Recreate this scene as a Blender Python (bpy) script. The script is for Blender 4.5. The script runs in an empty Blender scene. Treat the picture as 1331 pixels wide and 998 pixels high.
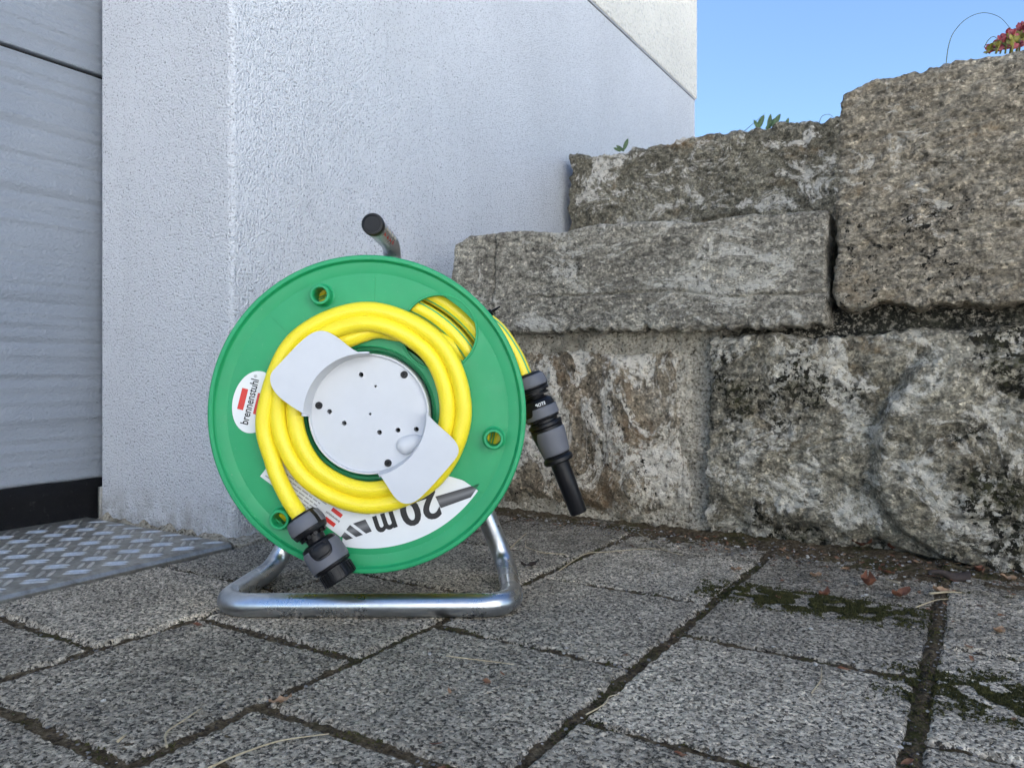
import bpy, bmesh, math, random
import numpy as np
from mathutils import Vector, Matrix
from mathutils.geometry import tessellate_polygon

# ------------------------------------------------------------------ camera, sky, sun, exposure
SC = bpy.context.scene
COL = SC.collection
YAW = math.radians(31.74)
CAM_H = 0.235
F = 993.0
cd = bpy.data.cameras.new("camera")
cd.sensor_width = 36.0
cd.lens = F / 1331.0 * 36.0
cd.shift_y = -15.0 / 1331.0
cd.clip_start = 0.01
cd.clip_end = 500.0
cd.dof.use_dof = True
cd.dof.focus_distance = 0.74
cd.dof.aperture_fstop = 26.0
cam = bpy.data.objects.new("camera", cd)
COL.objects.link(cam)
cam.location = (0, 0, CAM_H)
cam.rotation_euler = (math.radians(90), 0, YAW)
SC.camera = cam

SUN_EL = math.radians(52)
SUN_AZ = math.radians(256)          # clockwise from +Y: behind the house, on the left
w = bpy.data.worlds.new("World")
SC.world = w
w.use_nodes = True
wn = w.node_tree
sky = wn.nodes.new("ShaderNodeTexSky")
sky.sky_type = 'NISHITA'
sky.sun_disc = False
sky.sun_elevation = SUN_EL
sky.sun_rotation = SUN_AZ
sky.air_density = 1.0
sky.dust_density = 0.05
sky.ozone_density = 2.2
wn.links.new(sky.outputs[0], wn.nodes["Background"].inputs[0])
wn.nodes["Background"].inputs[1].default_value = 0.05

sl = bpy.data.lights.new("sun", 'SUN')
sl.energy = 5.0
sl.angle = math.radians(0.5)
sl.color = (1.0, 0.95, 0.87)
sun = bpy.data.objects.new("sun", sl)
COL.objects.link(sun)
sd = Vector((math.cos(SUN_EL) * math.sin(SUN_AZ), math.cos(SUN_EL) * math.cos(SUN_AZ), math.sin(SUN_EL)))
sun.rotation_euler = sd.to_track_quat('Z', 'Y').to_euler()
sun.location = (-4, -2, 8)

SC.view_settings.view_transform = 'Standard'
SC.view_settings.look = 'None'
SC.view_settings.gamma = 1.0
SC.view_settings.exposure = 2.32
SC.view_settings.use_white_balance = True
SC.view_settings.white_balance_temperature = 5950
SC.view_settings.white_balance_tint = 10

random.seed(4)
RNG = np.random.default_rng(7)

# ------------------------------------------------------------------ coordinates
# world: x runs along the stone wall, y along the house wall, z up
CY, SY = math.cos(YAW), math.sin(YAW)
def ray(px, py):
    d = (px - 665.5) / F
    return d * CY - SY, d * SY + CY, (484.0 - py) / F
def on_ground(px, py, z=0.0):
    a, b, c = ray(px, py); t = (z - CAM_H) / c
    return (a * t, b * t, z)
def on_y(px, py, y):
    a, b, c = ray(px, py); t = y / b
    return (a * t, y, CAM_H + c * t)

# ------------------------------------------------------------------ numpy noise
_perm = RNG.permutation(256); _perm = np.concatenate([_perm, _perm, _perm])
_g = RNG.normal(size=(256, 3)); _g /= np.linalg.norm(_g, axis=1)[:, None]
def perlin(p):
    p = np.asarray(p, float)
    i = np.floor(p).astype(int); f = p - i; i &= 255
    u = f * f * f * (f * (f * 6 - 15) + 10)
    def gr(dx, dy, dz):
        h = _perm[_perm[_perm[(i[:, 0] + dx) & 255] + ((i[:, 1] + dy) & 255)] + ((i[:, 2] + dz) & 255)]
        g = _g[h]
        return g[:, 0] * (f[:, 0] - dx) + g[:, 1] * (f[:, 1] - dy) + g[:, 2] * (f[:, 2] - dz)
    def lp(a, b, t): return a + (b - a) * t
    x00 = lp(gr(0,0,0), gr(1,0,0), u[:,0]); x10 = lp(gr(0,1,0), gr(1,1,0), u[:,0])
    x01 = lp(gr(0,0,1), gr(1,0,1), u[:,0]); x11 = lp(gr(0,1,1), gr(1,1,1), u[:,0])
    return 1.5 * lp(lp(x00, x10, u[:,1]), lp(x01, x11, u[:,1]), u[:,2])
def fbm(p, octs=4, gain=0.5, ridged=False):
    s = 0; a = 1.0; p = np.asarray(p, float).copy()
    for k in range(octs):
        n = perlin(p + 17.3 * k)
        if ridged: n = 1 - 2 * np.abs(n)
        s = s + a * n; a *= gain; p = p * 2.03
    return s
def sstep(a, b, x):
    t = np.clip((x - a) / (b - a), 0, 1); return t * t * (3 - 2 * t)

# ------------------------------------------------------------------ object helpers
def link(o, parent=None):
    COL.objects.link(o)
    if parent is not None: o.parent = parent
    return o
def empty(name, loc=(0, 0, 0), rz=0.0):
    o = bpy.data.objects.new(name, None); COL.objects.link(o)
    o.location = loc; o.rotation_euler = (0, 0, rz); o.empty_display_size = 0.05
    return o
def tag(o, label=None, cat=None, group=None, kind=None):
    if label: o["label"] = label
    if cat: o["category"] = cat
    if group: o["group"] = group
    if kind: o["kind"] = kind
    return o
def mesh(name, verts, faces, mat=None, smooth=True, sharp=35, uvs=None):
    me = bpy.data.meshes.new(name)
    me.from_pydata([tuple(v) for v in verts] if not isinstance(verts, np.ndarray) else verts.tolist(), [],
                   faces if isinstance(faces, list) else faces.tolist())
    if mat: me.materials.append(mat)
    if uvs is not None:
        l = me.uv_layers.new(name="UVMap")
        fl = np.asarray(uvs, np.float32).reshape(-1); l.data.foreach_set("uv", fl)
    if smooth:
        me.polygons.foreach_set("use_smooth", [True] * len(me.polygons))
        if sharp: me.set_sharp_from_angle(angle=math.radians(sharp))
    me.update()
    return me
def obj(name, verts, faces, mat=None, parent=None, **k):
    return link(bpy.data.objects.new(name, mesh(name, verts, faces, mat, **k)), parent)
def bevel(o, wd, seg=2, ang=30):
    m = o.modifiers.new("bevel", 'BEVEL'); m.width = wd; m.segments = seg
    m.limit_method = 'ANGLE'; m.angle_limit = math.radians(ang); return o
def box(name, x0, x1, y0, y1, z0, z1, mat, parent=None, bev=0):
    v = [(x, y, z) for x in (x0, x1) for y in (y0, y1) for z in (z0, z1)]
    f = [[0,1,3,2],[4,6,7,5],[0,4,5,1],[2,3,7,6],[0,2,6,4],[1,5,7,3]]
    o = obj(name, v, f, mat, parent, smooth=False)
    if bev: bevel(o, bev)
    return o
def join(parts):
    V = []; Fc = []; n = 0
    for v, f in parts:
        V += [tuple(a) for a in v]; Fc += [[i + n for i in q] for q in f]; n += len(v)
    return V, Fc
def lathe(prof, M=Matrix(), n=64, a0=0.0, a1=2 * math.pi):
    """profile of (radius, height) turned round local z"""
    full = abs(a1 - a0 - 2 * math.pi) < 1e-6
    m = n if full else n + 1
    V = []; Fc = []
    for k in range(m):
        a = a0 + (a1 - a0) * k / n
        for r, h in prof: V.append(M @ Vector((r * math.cos(a), r * math.sin(a), h)))
    L = len(prof)
    for k in range(n):
        k2 = (k + 1) % m
        for i in range(L - 1):
            Fc.append([k * L + i, k2 * L + i, k2 * L + i + 1, k * L + i + 1])
    return V, Fc
def fillet(pts, r, n=8):
    pts = [Vector(p) for p in pts]; out = [pts[0]]
    for a, b, c in zip(pts, pts[1:], pts[2:]):
        d1 = (a - b); d2 = (c - b); l = min(r, d1.length * .49, d2.length * .49)
        p, q = b + d1.normalized() * l, b + d2.normalized() * l
        for k in range(n + 1):
            t = k / n; out.append(p * (1 - t) ** 2 + b * 2 * t * (1 - t) + q * t * t)
    out.append(pts[-1]); return out
def catmull(P, n=8):
    P = [Vector(p) for p in P]; Q = [P[0] * 2 - P[1]] + P + [P[-1] * 2 - P[-2]]; out = []
    for i in range(1, len(Q) - 2):
        a, b, c, d = Q[i - 1:i + 3]
        for k in range(n):
            t = k / n
            out.append(.5 * ((2 * b) + (c - a) * t + (2 * a - 5 * b + 4 * c - d) * t * t + (3 * b - a - 3 * c + d) * t ** 3))
    out.append(P[-1]); return out
def tube(path, r, seg=16, closed=False, twist=0.0, rf=None, cap=True, up=None):
    """sweep with UVs (u round, v metres along)"""
    P = [Vector(p) for p in path]; n = len(P)
    T = []
    for i in range(n):
        a = P[(i - 1) % n] if (closed or i > 0) else P[i]
        b = P[(i + 1) % n] if (closed or i < n - 1) else P[i]
        T.append((b - a).normalized())
    N = Vector(up) if up is not None else Vector((0, 0, 1))
    if abs(N.dot(T[0])) > .95: N = Vector((1, 0, 0))
    V = []; L = [0.0]
    for i in range(n):
        if i: L.append(L[-1] + (P[i] - P[i - 1]).length)
    fr = []
    for i in range(n):
        N = (N - T[i] * N.dot(T[i])).normalized(); fr.append((N.copy(), T[i].cross(N)))
    for i in range(n):
        a, b = fr[i]; rr = r if rf is None else rf(i / (n - 1)) * r
        for k in range(seg):
            t = 2 * math.pi * k / seg + twist * L[i]
            V.append(P[i] + (a * math.cos(t) + b * math.sin(t)) * rr)
    Fc = []; UV = []
    tot = L[-1] + ((P[0] - P[-1]).length if closed else 0)
    for i in range(n if closed else n - 1):
        j = (i + 1) % n; va = L[i]; vb = tot if (closed and j == 0) else L[j]
        for k in range(seg):
            k2 = (k + 1) % seg
            Fc.append([i * seg + k, i * seg + k2, j * seg + k2, j * seg + k])
            UV += [(k / seg, va), ((k + 1) / seg, va), ((k + 1) / seg, vb), (k / seg, vb)]
    if cap and not closed:
        Fc.append(list(range(seg))[::-1]); UV += [(.01, L[0])] * seg
        Fc.append([(n - 1) * seg + k for k in range(seg)]); UV += [(.01, L[-1])] * seg
    return V, Fc, UV
def joinuv(parts):
    V = []; Fc = []; U = []; n = 0
    for v, f, u in parts:
        V += v; Fc += [[i + n for i in q] for q in f]; U += u; n += len(v)
    return V, Fc, U
def prism(loops, fn, w0, w1):
    """outer loop + hole loops of (a,b); fn(a,b,w) -> point; solid between w0 and w1"""
    tri = tessellate_polygon([[Vector((a, b, 0)) for a, b in lp] for lp in loops])
    flat = [p for lp in loops for p in lp]; N = len(flat)
    V = [fn(a, b, w1) for a, b in flat] + [fn(a, b, w0) for a, b in flat]
    Fc = []
    for t in tri:
        a, b, c = [flat[i] for i in t]
        ar = (b[0]-a[0])*(c[1]-a[1]) - (b[1]-a[1])*(c[0]-a[0])
        t = list(t) if ar > 0 else list(t)[::-1]
        Fc.append(t); Fc.append([i + N for i in t[::-1]])
    s = 0
    for li, lp in enumerate(loops):
        m = len(lp)
        ar = sum(lp[i][0]*lp[(i+1)%m][1] - lp[(i+1)%m][0]*lp[i][1] for i in range(m))
        for i in range(m):
            a, b = s + i, s + (i + 1) % m
            q = [a, a + N, b + N, b]
            if (ar < 0) != (li > 0): q = q[::-1]
            Fc.append(q)
        s += m
    return V, Fc
def circ(cx, cy, r, n=48, ry=None, rot=0.0):
    ry = ry or r; o = []
    for k in range(n):
        a = 2 * math.pi * k / n; x, y = r * math.cos(a), ry * math.sin(a)
        o.append((cx + x * math.cos(rot) - y * math.sin(rot), cy + x * math.sin(rot) + y * math.cos(rot)))
    return o
def chaikin(p, it=2, keep=()):
    for _ in range(it):
        o = []
        for i in range(len(p)):
            a, b = p[i], p[(i + 1) % len(p)]
            o.append((a[0]*.75 + b[0]*.25, a[1]*.75 + b[1]*.25)); o.append((a[0]*.25 + b[0]*.75, a[1]*.25 + b[1]*.75))
        p = o
    return p

# ------------------------------------------------------------------ materials
class NT:
    def __init__(s, name):
        s.m = bpy.data.materials.new(name); s.m.use_nodes = True; s.t = s.m.node_tree
        s.b = s.t.nodes["Principled BSDF"]
    def n(s, typ, **k):
        o = s.t.nodes.new(typ)
        for a, v in k.items(): setattr(o, a, v)
        return o
    def put(s, sock, v):
        if v is None: return
        if isinstance(v, bpy.types.NodeSocket): s.t.links.new(v, sock)
        elif isinstance(v, (tuple, list)) and sock.type == 'RGBA' and len(v) == 3: sock.default_value = (*v, 1)
        else: sock.default_value = v
    def co(s, kind="Object", scale=None, off=None):
        if kind == "World": o = s.n("ShaderNodeNewGeometry").outputs["Position"]
        else: o = s.n("ShaderNodeTexCoord").outputs[kind]
        if scale or off:
            m = s.n("ShaderNodeMapping"); s.put(m.inputs[0], o)
            if scale: m.inputs["Scale"].default_value = scale
            if off: m.inputs["Location"].default_value = off
            o = m.outputs[0]
        return o
    def noise(s, co, scale, detail=4, rough=.55, dist=0.0):
        o = s.n("ShaderNodeTexNoise"); s.put(o.inputs["Vector"], co)
        o.inputs["Scale"].default_value = scale; o.inputs["Detail"].default_value = detail
        o.inputs["Roughness"].default_value = rough; o.inputs["Distortion"].default_value = dist
        return o.outputs["Fac"]
    def vor(s, co, scale, feat='F1', out="Distance", rnd=1.0):
        o = s.n("ShaderNodeTexVoronoi", feature=feat); s.put(o.inputs["Vector"], co)
        o.inputs["Scale"].default_value = scale; o.inputs["Randomness"].default_value = rnd
        return o.outputs[out]
    def ramp(s, f, stops, interp='LINEAR'):
        o = s.n("ShaderNodeValToRGB"); s.put(o.inputs[0], f); e = o.color_ramp.elements
        o.color_ramp.interpolation = interp
        while len(e) < len(stops): e.new(.5)
        for q, (p, c) in zip(e, stops):
            q.position = p; q.color = (*c, 1) if isinstance(c, (tuple, list)) else (c, c, c, 1)
        return o.outputs[0]
    def rng(s, f, a, b, c=0.0, d=1.0):
        o = s.n("ShaderNodeMapRange"); s.put(o.inputs[0], f)
        for i, v in enumerate((a, b, c, d)): o.inputs[1 + i].default_value = v
        return o.outputs[0]
    def math(s, op, a, b=None):
        o = s.n("ShaderNodeMath", operation=op); s.put(o.inputs[0], a); s.put(o.inputs[1], b); return o.outputs[0]
    def mix(s, f, a, b, typ='MIX'):
        o = s.n("ShaderNodeMix", data_type='RGBA', blend_type=typ)
        s.put(o.inputs[0], f); s.put(o.inputs[6], a); s.put(o.inputs[7], b); return o.outputs[2]
    def sep(s, v):
        o = s.n("ShaderNodeSeparateXYZ"); s.put(o.inputs[0], v); return o.outputs
    def bump(s, h, dist, strength=1.0, nrm=None):
        o = s.n("ShaderNodeBump"); s.put(o.inputs["Height"], h)
        o.inputs["Distance"].default_value = dist; o.inputs["Strength"].default_value = strength
        if nrm: s.put(o.inputs["Normal"], nrm)
        return o.outputs[0]
    def set(s, **k):
        for a, v in k.items(): s.put(s.b.inputs[a.replace("_", " ")], v)
        return s

def plain(name, col, rough=.5, metal=0.0, var=.12, bscale=400, bd=.0001, spec=.5):
    t = NT(name); co = t.co()
    n = t.noise(co, 30, 5, .6)
    c = t.mix(t.rng(n, .3, .7), tuple(x * (1 - var) for x in col), tuple(min(1, x * (1 + var)) for x in col))
    r = t.rng(t.noise(co, 55, 4, .6), .3, .7, max(.03, rough - .06), min(1, rough + .08))
    t.set(Base_Color=c, Roughness=r, Metallic=metal)
    t.b.inputs["Specular IOR Level"].default_value = spec
    if bd: t.set(Normal=t.bump(t.noise(co, bscale, 3, .5), bd, .6))
    return t.m

def stone_mat(name, off, lo, mid, hi, white=.62, wcol=(.52, .50, .46), rust=.7, rcol=(.24, .14, .06), dark=.64,
              stretch=(1, 1, 1), bscale=60, moss=None):
    t = NT(name); co = t.co(scale=stretch, off=off); iso = t.co(off=off)
    n1 = t.noise(co, 7, 6, .6, .5); n2 = t.noise(co, 70, 6, .75, .2); n3 = t.noise(iso, 260, 3, .6)
    g1 = t.sep(t.vor(iso, 180, out="Color"))[0]; g2 = t.sep(t.vor(iso, 340, out="Color"))[1]
    c = t.ramp(n1, [(.30, lo), (.5, mid), (.70, hi)])
    c = t.mix(1.0, c, t.ramp(n2, [(.36, .42), (.46, .98), (.60, 1.6)]), 'MULTIPLY')
    c = t.mix(1.0, c, t.ramp(g1, [(.0, .74), (.5, 1.0), (.92, 1.18), (1, 1.55)]), 'MULTIPLY')
    c = t.mix(1.0, c, t.ramp(g2, [(.0, .62), (.5, 1.0), (.92, 1.25), (1, 1.75)]), 'MULTIPLY')
    # rust stains
    rm = t.math('MULTIPLY', t.rng(t.noise(co, 6, 4, .6, 1.0), rust - .06, rust + .06), t.rng(t.noise(iso, 60, 5, .7), .40, .60))
    c = t.mix(t.math('MULTIPLY', rm, .65), c, rcol)
    # pale lime crust with ragged edges
    wn_ = t.noise(co, 11, 9, .76, .9)
    wm = t.math('MULTIPLY', t.rng(wn_, white - .015, white + .03), t.rng(t.noise(iso, 130, 5, .75), .38, .50))
    c = t.mix(wm, c, wcol)
    # hairline cracks
    cr = t.rng(t.math('ABSOLUTE', t.math('SUBTRACT', t.noise(co, 13, 5, .62, .6), .5)), .006, .001, 0, 1)
    cr = t.math('MULTIPLY', cr, t.rng(t.noise(iso, 9, 2, .5), .52, .60))
    c = t.mix(t.math('MULTIPLY', cr, .85), c, (.02, .018, .015))
    # dark pits and lichen specks, in clusters
    pn = t.noise(iso, 105, 5, .7)
    dm = t.math('MULTIPLY', t.rng(t.noise(iso, 9, 4, .6), .45, .54), t.rng(pn, dark - .025, dark + .005))
    c = t.mix(dm, c, (.020, .018, .013))
    if moss:
        mm = t.math('MULTIPLY', t.rng(t.noise(iso, 9, 4, .6), moss - .05, moss + .1), t.rng(t.noise(iso, 140, 4, .7), .4, .6))
        c = t.mix(mm, c, (.07, .07, .03))
    c = t.mix(1.0, c, (1.03, .995, .925), 'MULTIPLY')
    h = t.math('ADD', t.noise(co, bscale, 8, .72, .3), t.math('MULTIPLY', n3, .55))
    h = t.math('SUBTRACT', h, t.math('MULTIPLY', t.math('ADD', dm, cr), .35))
    t.set(Base_Color=c, Roughness=t.rng(n2, .3, .7, .78, .95), Normal=t.bump(h, .011, 1.0))
    t.b.inputs["Specular IOR Level"].default_value = .3
    return t.m

M = {}
def plaster(name, col, spot, scale, bd, cool=0.0):
    t = NT(name); co = t.co()
    g = t.noise(co, scale, 2, .5); g2 = t.noise(co, scale * .42, 4, .65)
    pits = t.math('MULTIPLY', t.rng(g, .44, .35), t.rng(t.noise(co, scale * .3, 2, .5), .36, .55))
    c = t.mix(t.rng(t.noise(co, 3.0, 6, .65), .3, .7), tuple(x * .93 for x in col), tuple(min(1, x * 1.04) for x in col))
    st = t.noise(t.co(scale=(5, 5, .7)), 2.2, 5, .65)
    c = t.mix(t.rng(st, .55, .75, 0, .22), c, tuple(x * .72 for x in col))
    # grime washed up on the lowest hand's breadth
    z = t.sep(t.co("World"))[2]
    low = t.math('MULTIPLY', t.rng(z, .07, .0), t.rng(t.noise(co, 28, 6, .7), .42, .62))
    c = t.mix(t.math('MULTIPLY', low, .75), c, (.30, .28, .24))
    c = t.mix(t.math('MULTIPLY', pits, spot), c, (.34, .34, .36))
    h = t.math('ADD', t.math('MULTIPLY', g, 1.0), t.math('MULTIPLY', g2, .3))
    t.set(Base_Color=c, Roughness=.9, Normal=t.bump(h, bd, 1.0))
    t.b.inputs["Specular IOR Level"].default_value = .2
    return t.m
M['plaster'] = plaster("plaster_white", (.80, .81, .835), .9, 310, .0080)
M['plaster_cream'] = plaster("plaster_cream", (.78, .74, .655), .35, 110, .012)

M['plaster_plain'] = plaster("plaster_bounce_house", (.78, .77, .74), .2, 60, .004)  # pale render of the house added out of view for bounce light
def paver_mat():
    t = NT("concrete_paver"); co = t.co("World")
    wob = t.n("ShaderNodeVectorMath", operation='ADD')
    v = t.vor(co, 360, out="Color"); vv = t.sep(v)[0]
    v2 = t.sep(t.vor(co, 560, out="Color"))[1]
    d = t.vor(co, 360)
    n = t.noise(co, 310, 3, .7); big = t.noise(co, 7, 6, .65); mid = t.noise(co, 40, 5, .65)
    inf = t.n("ShaderNodeObjectInfo").outputs["Random"]
    c = t.ramp(vv, [(.0, (.05, .047, .042)), (.15, (.19, .183, .168)), (.5, (.42, .405, .372)), (.85, (.62, .60, .55)), (1, (.85, .83, .77))])
    c = t.mix(.35, c, t.ramp(v2, [(.1, (.09, .086, .078)), (.5, (.33, .32, .295)), (.95, (.64, .62, .57))]))
    c = t.mix(t.rng(n, .475, .415, 0, .9), c, (.016, .014, .012))
    c = t.mix(t.rng(t.noise(co, 520, 2, .5), .66, .72, 0, .8), c, (.62, .61, .58))
    c = t.mix(1.0, c, t.ramp(big, [(.3, .60), (.5, .95), (.7, 1.25)]), 'MULTIPLY')
    c = t.mix(1.0, c, t.ramp(inf, [(0, .74), (1, 1.15)]), 'MULTIPLY')
    c = t.mix(t.math('MULTIPLY', t.rng(mid, .60, .72), .5), c, (.05, .047, .036))
    # old damp and moss film that has crept out from the wall's foot
    y = t.sep(co)[1]
    dirt = t.math('MULTIPLY', t.rng(y, .72, 1.02), t.rng(t.noise(co, 26, 6, .7), .42, .6))
    c = t.mix(t.math('MULTIPLY', dirt, .65), c, (.055, .052, .038))
    c = t.mix(1.0, c, (1.20, 1.08, .91), 'MULTIPLY')
    h = t.math('ADD', t.math('MULTIPLY', d, -.7), t.math('MULTIPLY', n, 1.4))
    t.set(Base_Color=c, Roughness=.92, Normal=t.bump(h, .0022, 1.0))
    t.b.inputs["Specular IOR Level"].default_value = .3
    return t.m
M['paver'] = paver_mat()

def soil_mat():
    t = NT("joint_soil"); co = t.co("World")
    n = t.noise(co, 170, 6, .75); b = t.noise(co, 12, 4, .6)
    c = t.ramp(n, [(.32, (.020, .015, .009)), (.48, (.085, .062, .036)), (.62, (.18, .14, .088)), (.72, (.34, .28, .20))])
    c = t.mix(t.math('MULTIPLY', t.rng(b, .5, .62), t.rng(t.noise(co, 240, 3, .6), .38, .58)), c, (.05, .048, .014))
    t.set(Base_Color=c, Roughness=1.0, Normal=t.bump(n, .004, 1.0))
    t.b.inputs["Specular IOR Level"].default_value = .15
    return t.m
M['soil'] = soil_mat()

def mortar_mat():
    t = NT("wall_mortar"); co = t.co()
    n = t.noise(co, 200, 5, .7); v = t.vor(co, 260); b = t.noise(co, 9, 5, .6)
    c = t.ramp(n, [(.36, (.08, .064, .043)), (.44, (.38, .335, .26)), (.64, (.72, .65, .52))])
    x = t.sep(co)[0]
    # black lichen crust under the big block, at the right
    lich = t.math('MULTIPLY', t.rng(x, -.16, -.10), t.rng(t.noise(co, 150, 5, .75), .62, .50))
    z = t.sep(co)[2]
    lich = t.math('MULTIPLY', lich, t.rng(z, .26, .28))
    c = t.mix(lich, c, (.018, .018, .014))
    c = t.mix(t.math('MULTIPLY', t.rng(b, .52, .68), t.rng(n, .35, .6)), c, (.075, .072, .05))
    t.set(Base_Color=c, Roughness=.95, Normal=t.bump(t.math('SUBTRACT', n, t.math('MULTIPLY', v, .5)), .006, 1.0))
    t.b.inputs["Specular IOR Level"].default_value = .25
    return t.m
M['mortar'] = mortar_mat()

M['st_slab'] = stone_mat("stone_slab", (3.1, 1.7, .4), (.215, .20, .17), (.31, .29, .25), (.39, .37, .32), .55, (.70, .68, .63), .72, (.27, .20, .12), .66, (1, 1, 1.9), 85)
M['st_block'] = stone_mat("stone_block", (8.2, 4.1, 2.2), (.19, .165, .125), (.285, .252, .20), (.37, .335, .275), .60, (.70, .67, .61), .64, (.31, .22, .12), .60, (1, 1, 1.9), 70)
M['st_upper'] = stone_mat("stone_upper", (1.3, 6.5, 5.0), (.12, .11, .085), (.21, .193, .15), (.29, .27, .22), .545, (.74, .71, .66), .60, (.28, .17, .08), .66, (1, 1, 1.3), 50)
M['st_brown'] = stone_mat("stone_brown", (5.5, .6, 7.7), (.17, .135, .092), (.26, .222, .168), (.34, .315, .27), .50, (.80, .76, .69), .58, (.26, .165, .09), .62, (1.25, 1, .8), 60)
M['st_grey'] = stone_mat("stone_grey", (.3, 9.4, 3.3), (.16, .14, .10), (.27, .247, .195), (.38, .355, .295), .515, (.74, .71, .64), .66, (.24, .165, .085), .528, (1, 1, 1.15), 62, .56)

def door_mat():
    t = NT("door_paint"); co = t.co()
    rip = t.noise(t.co(scale=(1, .4, 17)), 3.0, 1, .4, .0)
    fine = t.noise(t.co(scale=(1, .75, 1.2)), 260, 2, .5, .1)
    h = t.math('ADD', t.math('MULTIPLY', rip, 6.0), t.math('MULTIPLY', fine, .9))
    c = t.mix(t.rng(t.noise(co, 4, 5, .6), .3, .7), (.245, .27, .31), (.29, .315, .355))
    t.set(Base_Color=c, Roughness=t.rng(t.noise(co, 22, 4, .6), .3, .7, .38, .5), Normal=t.bump(h, .0024, 1.0))
    return t.m
M['door'] = door_mat()

def rubber_mat():
    t = NT("black_rubber"); co = t.co()
    n = t.noise(t.co(scale=(1, 3, 3)), 40, 6, .75)
    c = t.mix(t.rng(n, .58, .72, 0, .5), (.004, .004, .005), (.07, .07, .066))
    t.b.inputs["Specular IOR Level"].default_value = .2
    t.set(Base_Color=c, Roughness=t.rng(n, .3, .7, .45, .8), Normal=t.bump(n, .0012, .6)); return t.m
M['rubber'] = rubber_mat()

def alu_mat(name, col, r, wear):
    t = NT(name); co = t.co("World")
    n = t.noise(co, 60, 6, .7); s = t.noise(t.co("World", scale=(1, .25, 1)), 190, 4, .6)
    c = t.mix(t.rng(n, .35, .7), col, tuple(x * .55 for x in col))
    c = t.mix(t.rng(t.noise(co, 26, 6, .75), .56, .72, 0, wear), c, (.16, .145, .12))
    t.set(Base_Color=c, Metallic=.85, Roughness=t.rng(n, .3, .7, r, r + .2), Normal=t.bump(s, .0004, .7)); return t.m
M['alu'] = alu_mat("aluminium_sheet", (.46, .435, .385), .38, .7)
M['alu_hi'] = alu_mat("aluminium_worn", (.80, .775, .72), .27, .3)

def green_mat():
    t = NT("green_plastic"); co = t.co()
    n = t.noise(co, 22, 5, .6)
    c = t.mix(t.rng(n, .3, .7), (.020, .30, .108), (.026, .335, .124))
    sc = t.math('MULTIPLY', t.rng(t.noise(t.co(scale=(3, 1, .35)), 120, 5, .7, .3), .66, .74), t.rng(t.noise(co, 14, 3, .5), .5, .62))
    c = t.mix(t.math('MULTIPLY', sc, .22), c, (.20, .42, .30))
    c = t.mix(t.rng(t.noise(co, 420, 2, .5), .72, .77, 0, .35), c, (.30, .38, .32))
    t.set(Base_Color=c, Roughness=t.rng(t.noise(co, 70, 4, .6), .3, .7, .34, .5), Normal=t.bump(t.noise(co, 700, 3, .5), .00012, .5))
    t.b.inputs["Specular IOR Level"].default_value = .45
    return t.m
M['green'] = green_mat()
M['grey'] = plain("light_grey_plastic", (.60, .61, .635), .42, 0, .03, 600, .0001, .4)
M['midgrey'] = plain("grey_plastic", (.125, .128, .146), .5, 0, .08, 900, .0001, .35)
M['black'] = plain("black_plastic", (.007, .007, .0085), .36, 0, .2, 700, .0001, .28)
M['screw'] = plain("black_screw", (.012, .012, .014), .35, .3, .2, 600, .0001)
M['hole'] = plain("dark_hole", (.01, .01, .01), .8, 0, .1, 600, 0)
M['white'] = plain("white_label", (.76, .77, .78), .38, 0, .02, 300, .00005)
M['red'] = plain("red_print", (.62, .03, .02), .4, 0, .04, 300, 0)
M['ink'] = plain("black_print", (.012, .012, .014), .4, 0, .1, 300, 0)
M['tan'] = plain("cream_print", (.62, .55, .42), .4, 0, .05, 300, 0)
M['inkgrey'] = plain("grey_print", (.35, .35, .36), .4, 0, .1, 300, 0)
def bar_mat():
    t = NT("printed_bar"); u = t.sep(t.co("UV"))[1]
    c = t.ramp(u, [(0, (.03, .03, .034)), (.25, (.06, .06, .066)), (.55, (.19, .19, .20)), (.8, (.07, .07, .076)), (1, (.03, .03, .034))])
    t.set(Base_Color=c, Roughness=.4); return t.m
M['bar'] = bar_mat()

def hose_mat(name, stripes):
    t = NT(name); uv = t.sep(t.co("UV"))
    def wave(sgn):
        a = t.math('MULTIPLY', uv[0], 6.2832 * 6); b = t.math('MULTIPLY', uv[1], sgn * 6.2832 * 150)
        return t.math('SINE', t.math('ADD', a, b))
    net = t.math('MAXIMUM', t.math('ABSOLUTE', wave(1)), t.math('ABSOLUTE', wave(-1)))
    n = t.noise(t.co(), 40, 4, .6)
    c = t.mix(t.rng(n, .3, .7), (.90, .73, .010), (.94, .77, .018))
    c = t.mix(t.rng(net, .80, 1.0, 0, .10), c, (.95, .80, .14))
    for k in range(stripes):
        m = t.math('LESS_THAN', t.math('ABSOLUTE', t.math('SUBTRACT', uv[0], (k + .5) / stripes)), .022)
        c = t.mix(m, c, (.10, .42, .18))
    t.set(Base_Color=c, Roughness=.34, Normal=t.bump(net, .00014, 1.0))
    t.b.inputs["Subsurface Weight"].default_value = .05
    t.b.inputs["Subsurface Radius"].default_value = (.004, .003, .0005)
    t.b.inputs["Subsurface Scale"].default_value = 1.0
    return t.m
M['hose'] = hose_mat("yellow_hose", 0)
M['hose_striped'] = hose_mat("yellow_hose_green_stripes", 4)

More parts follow.
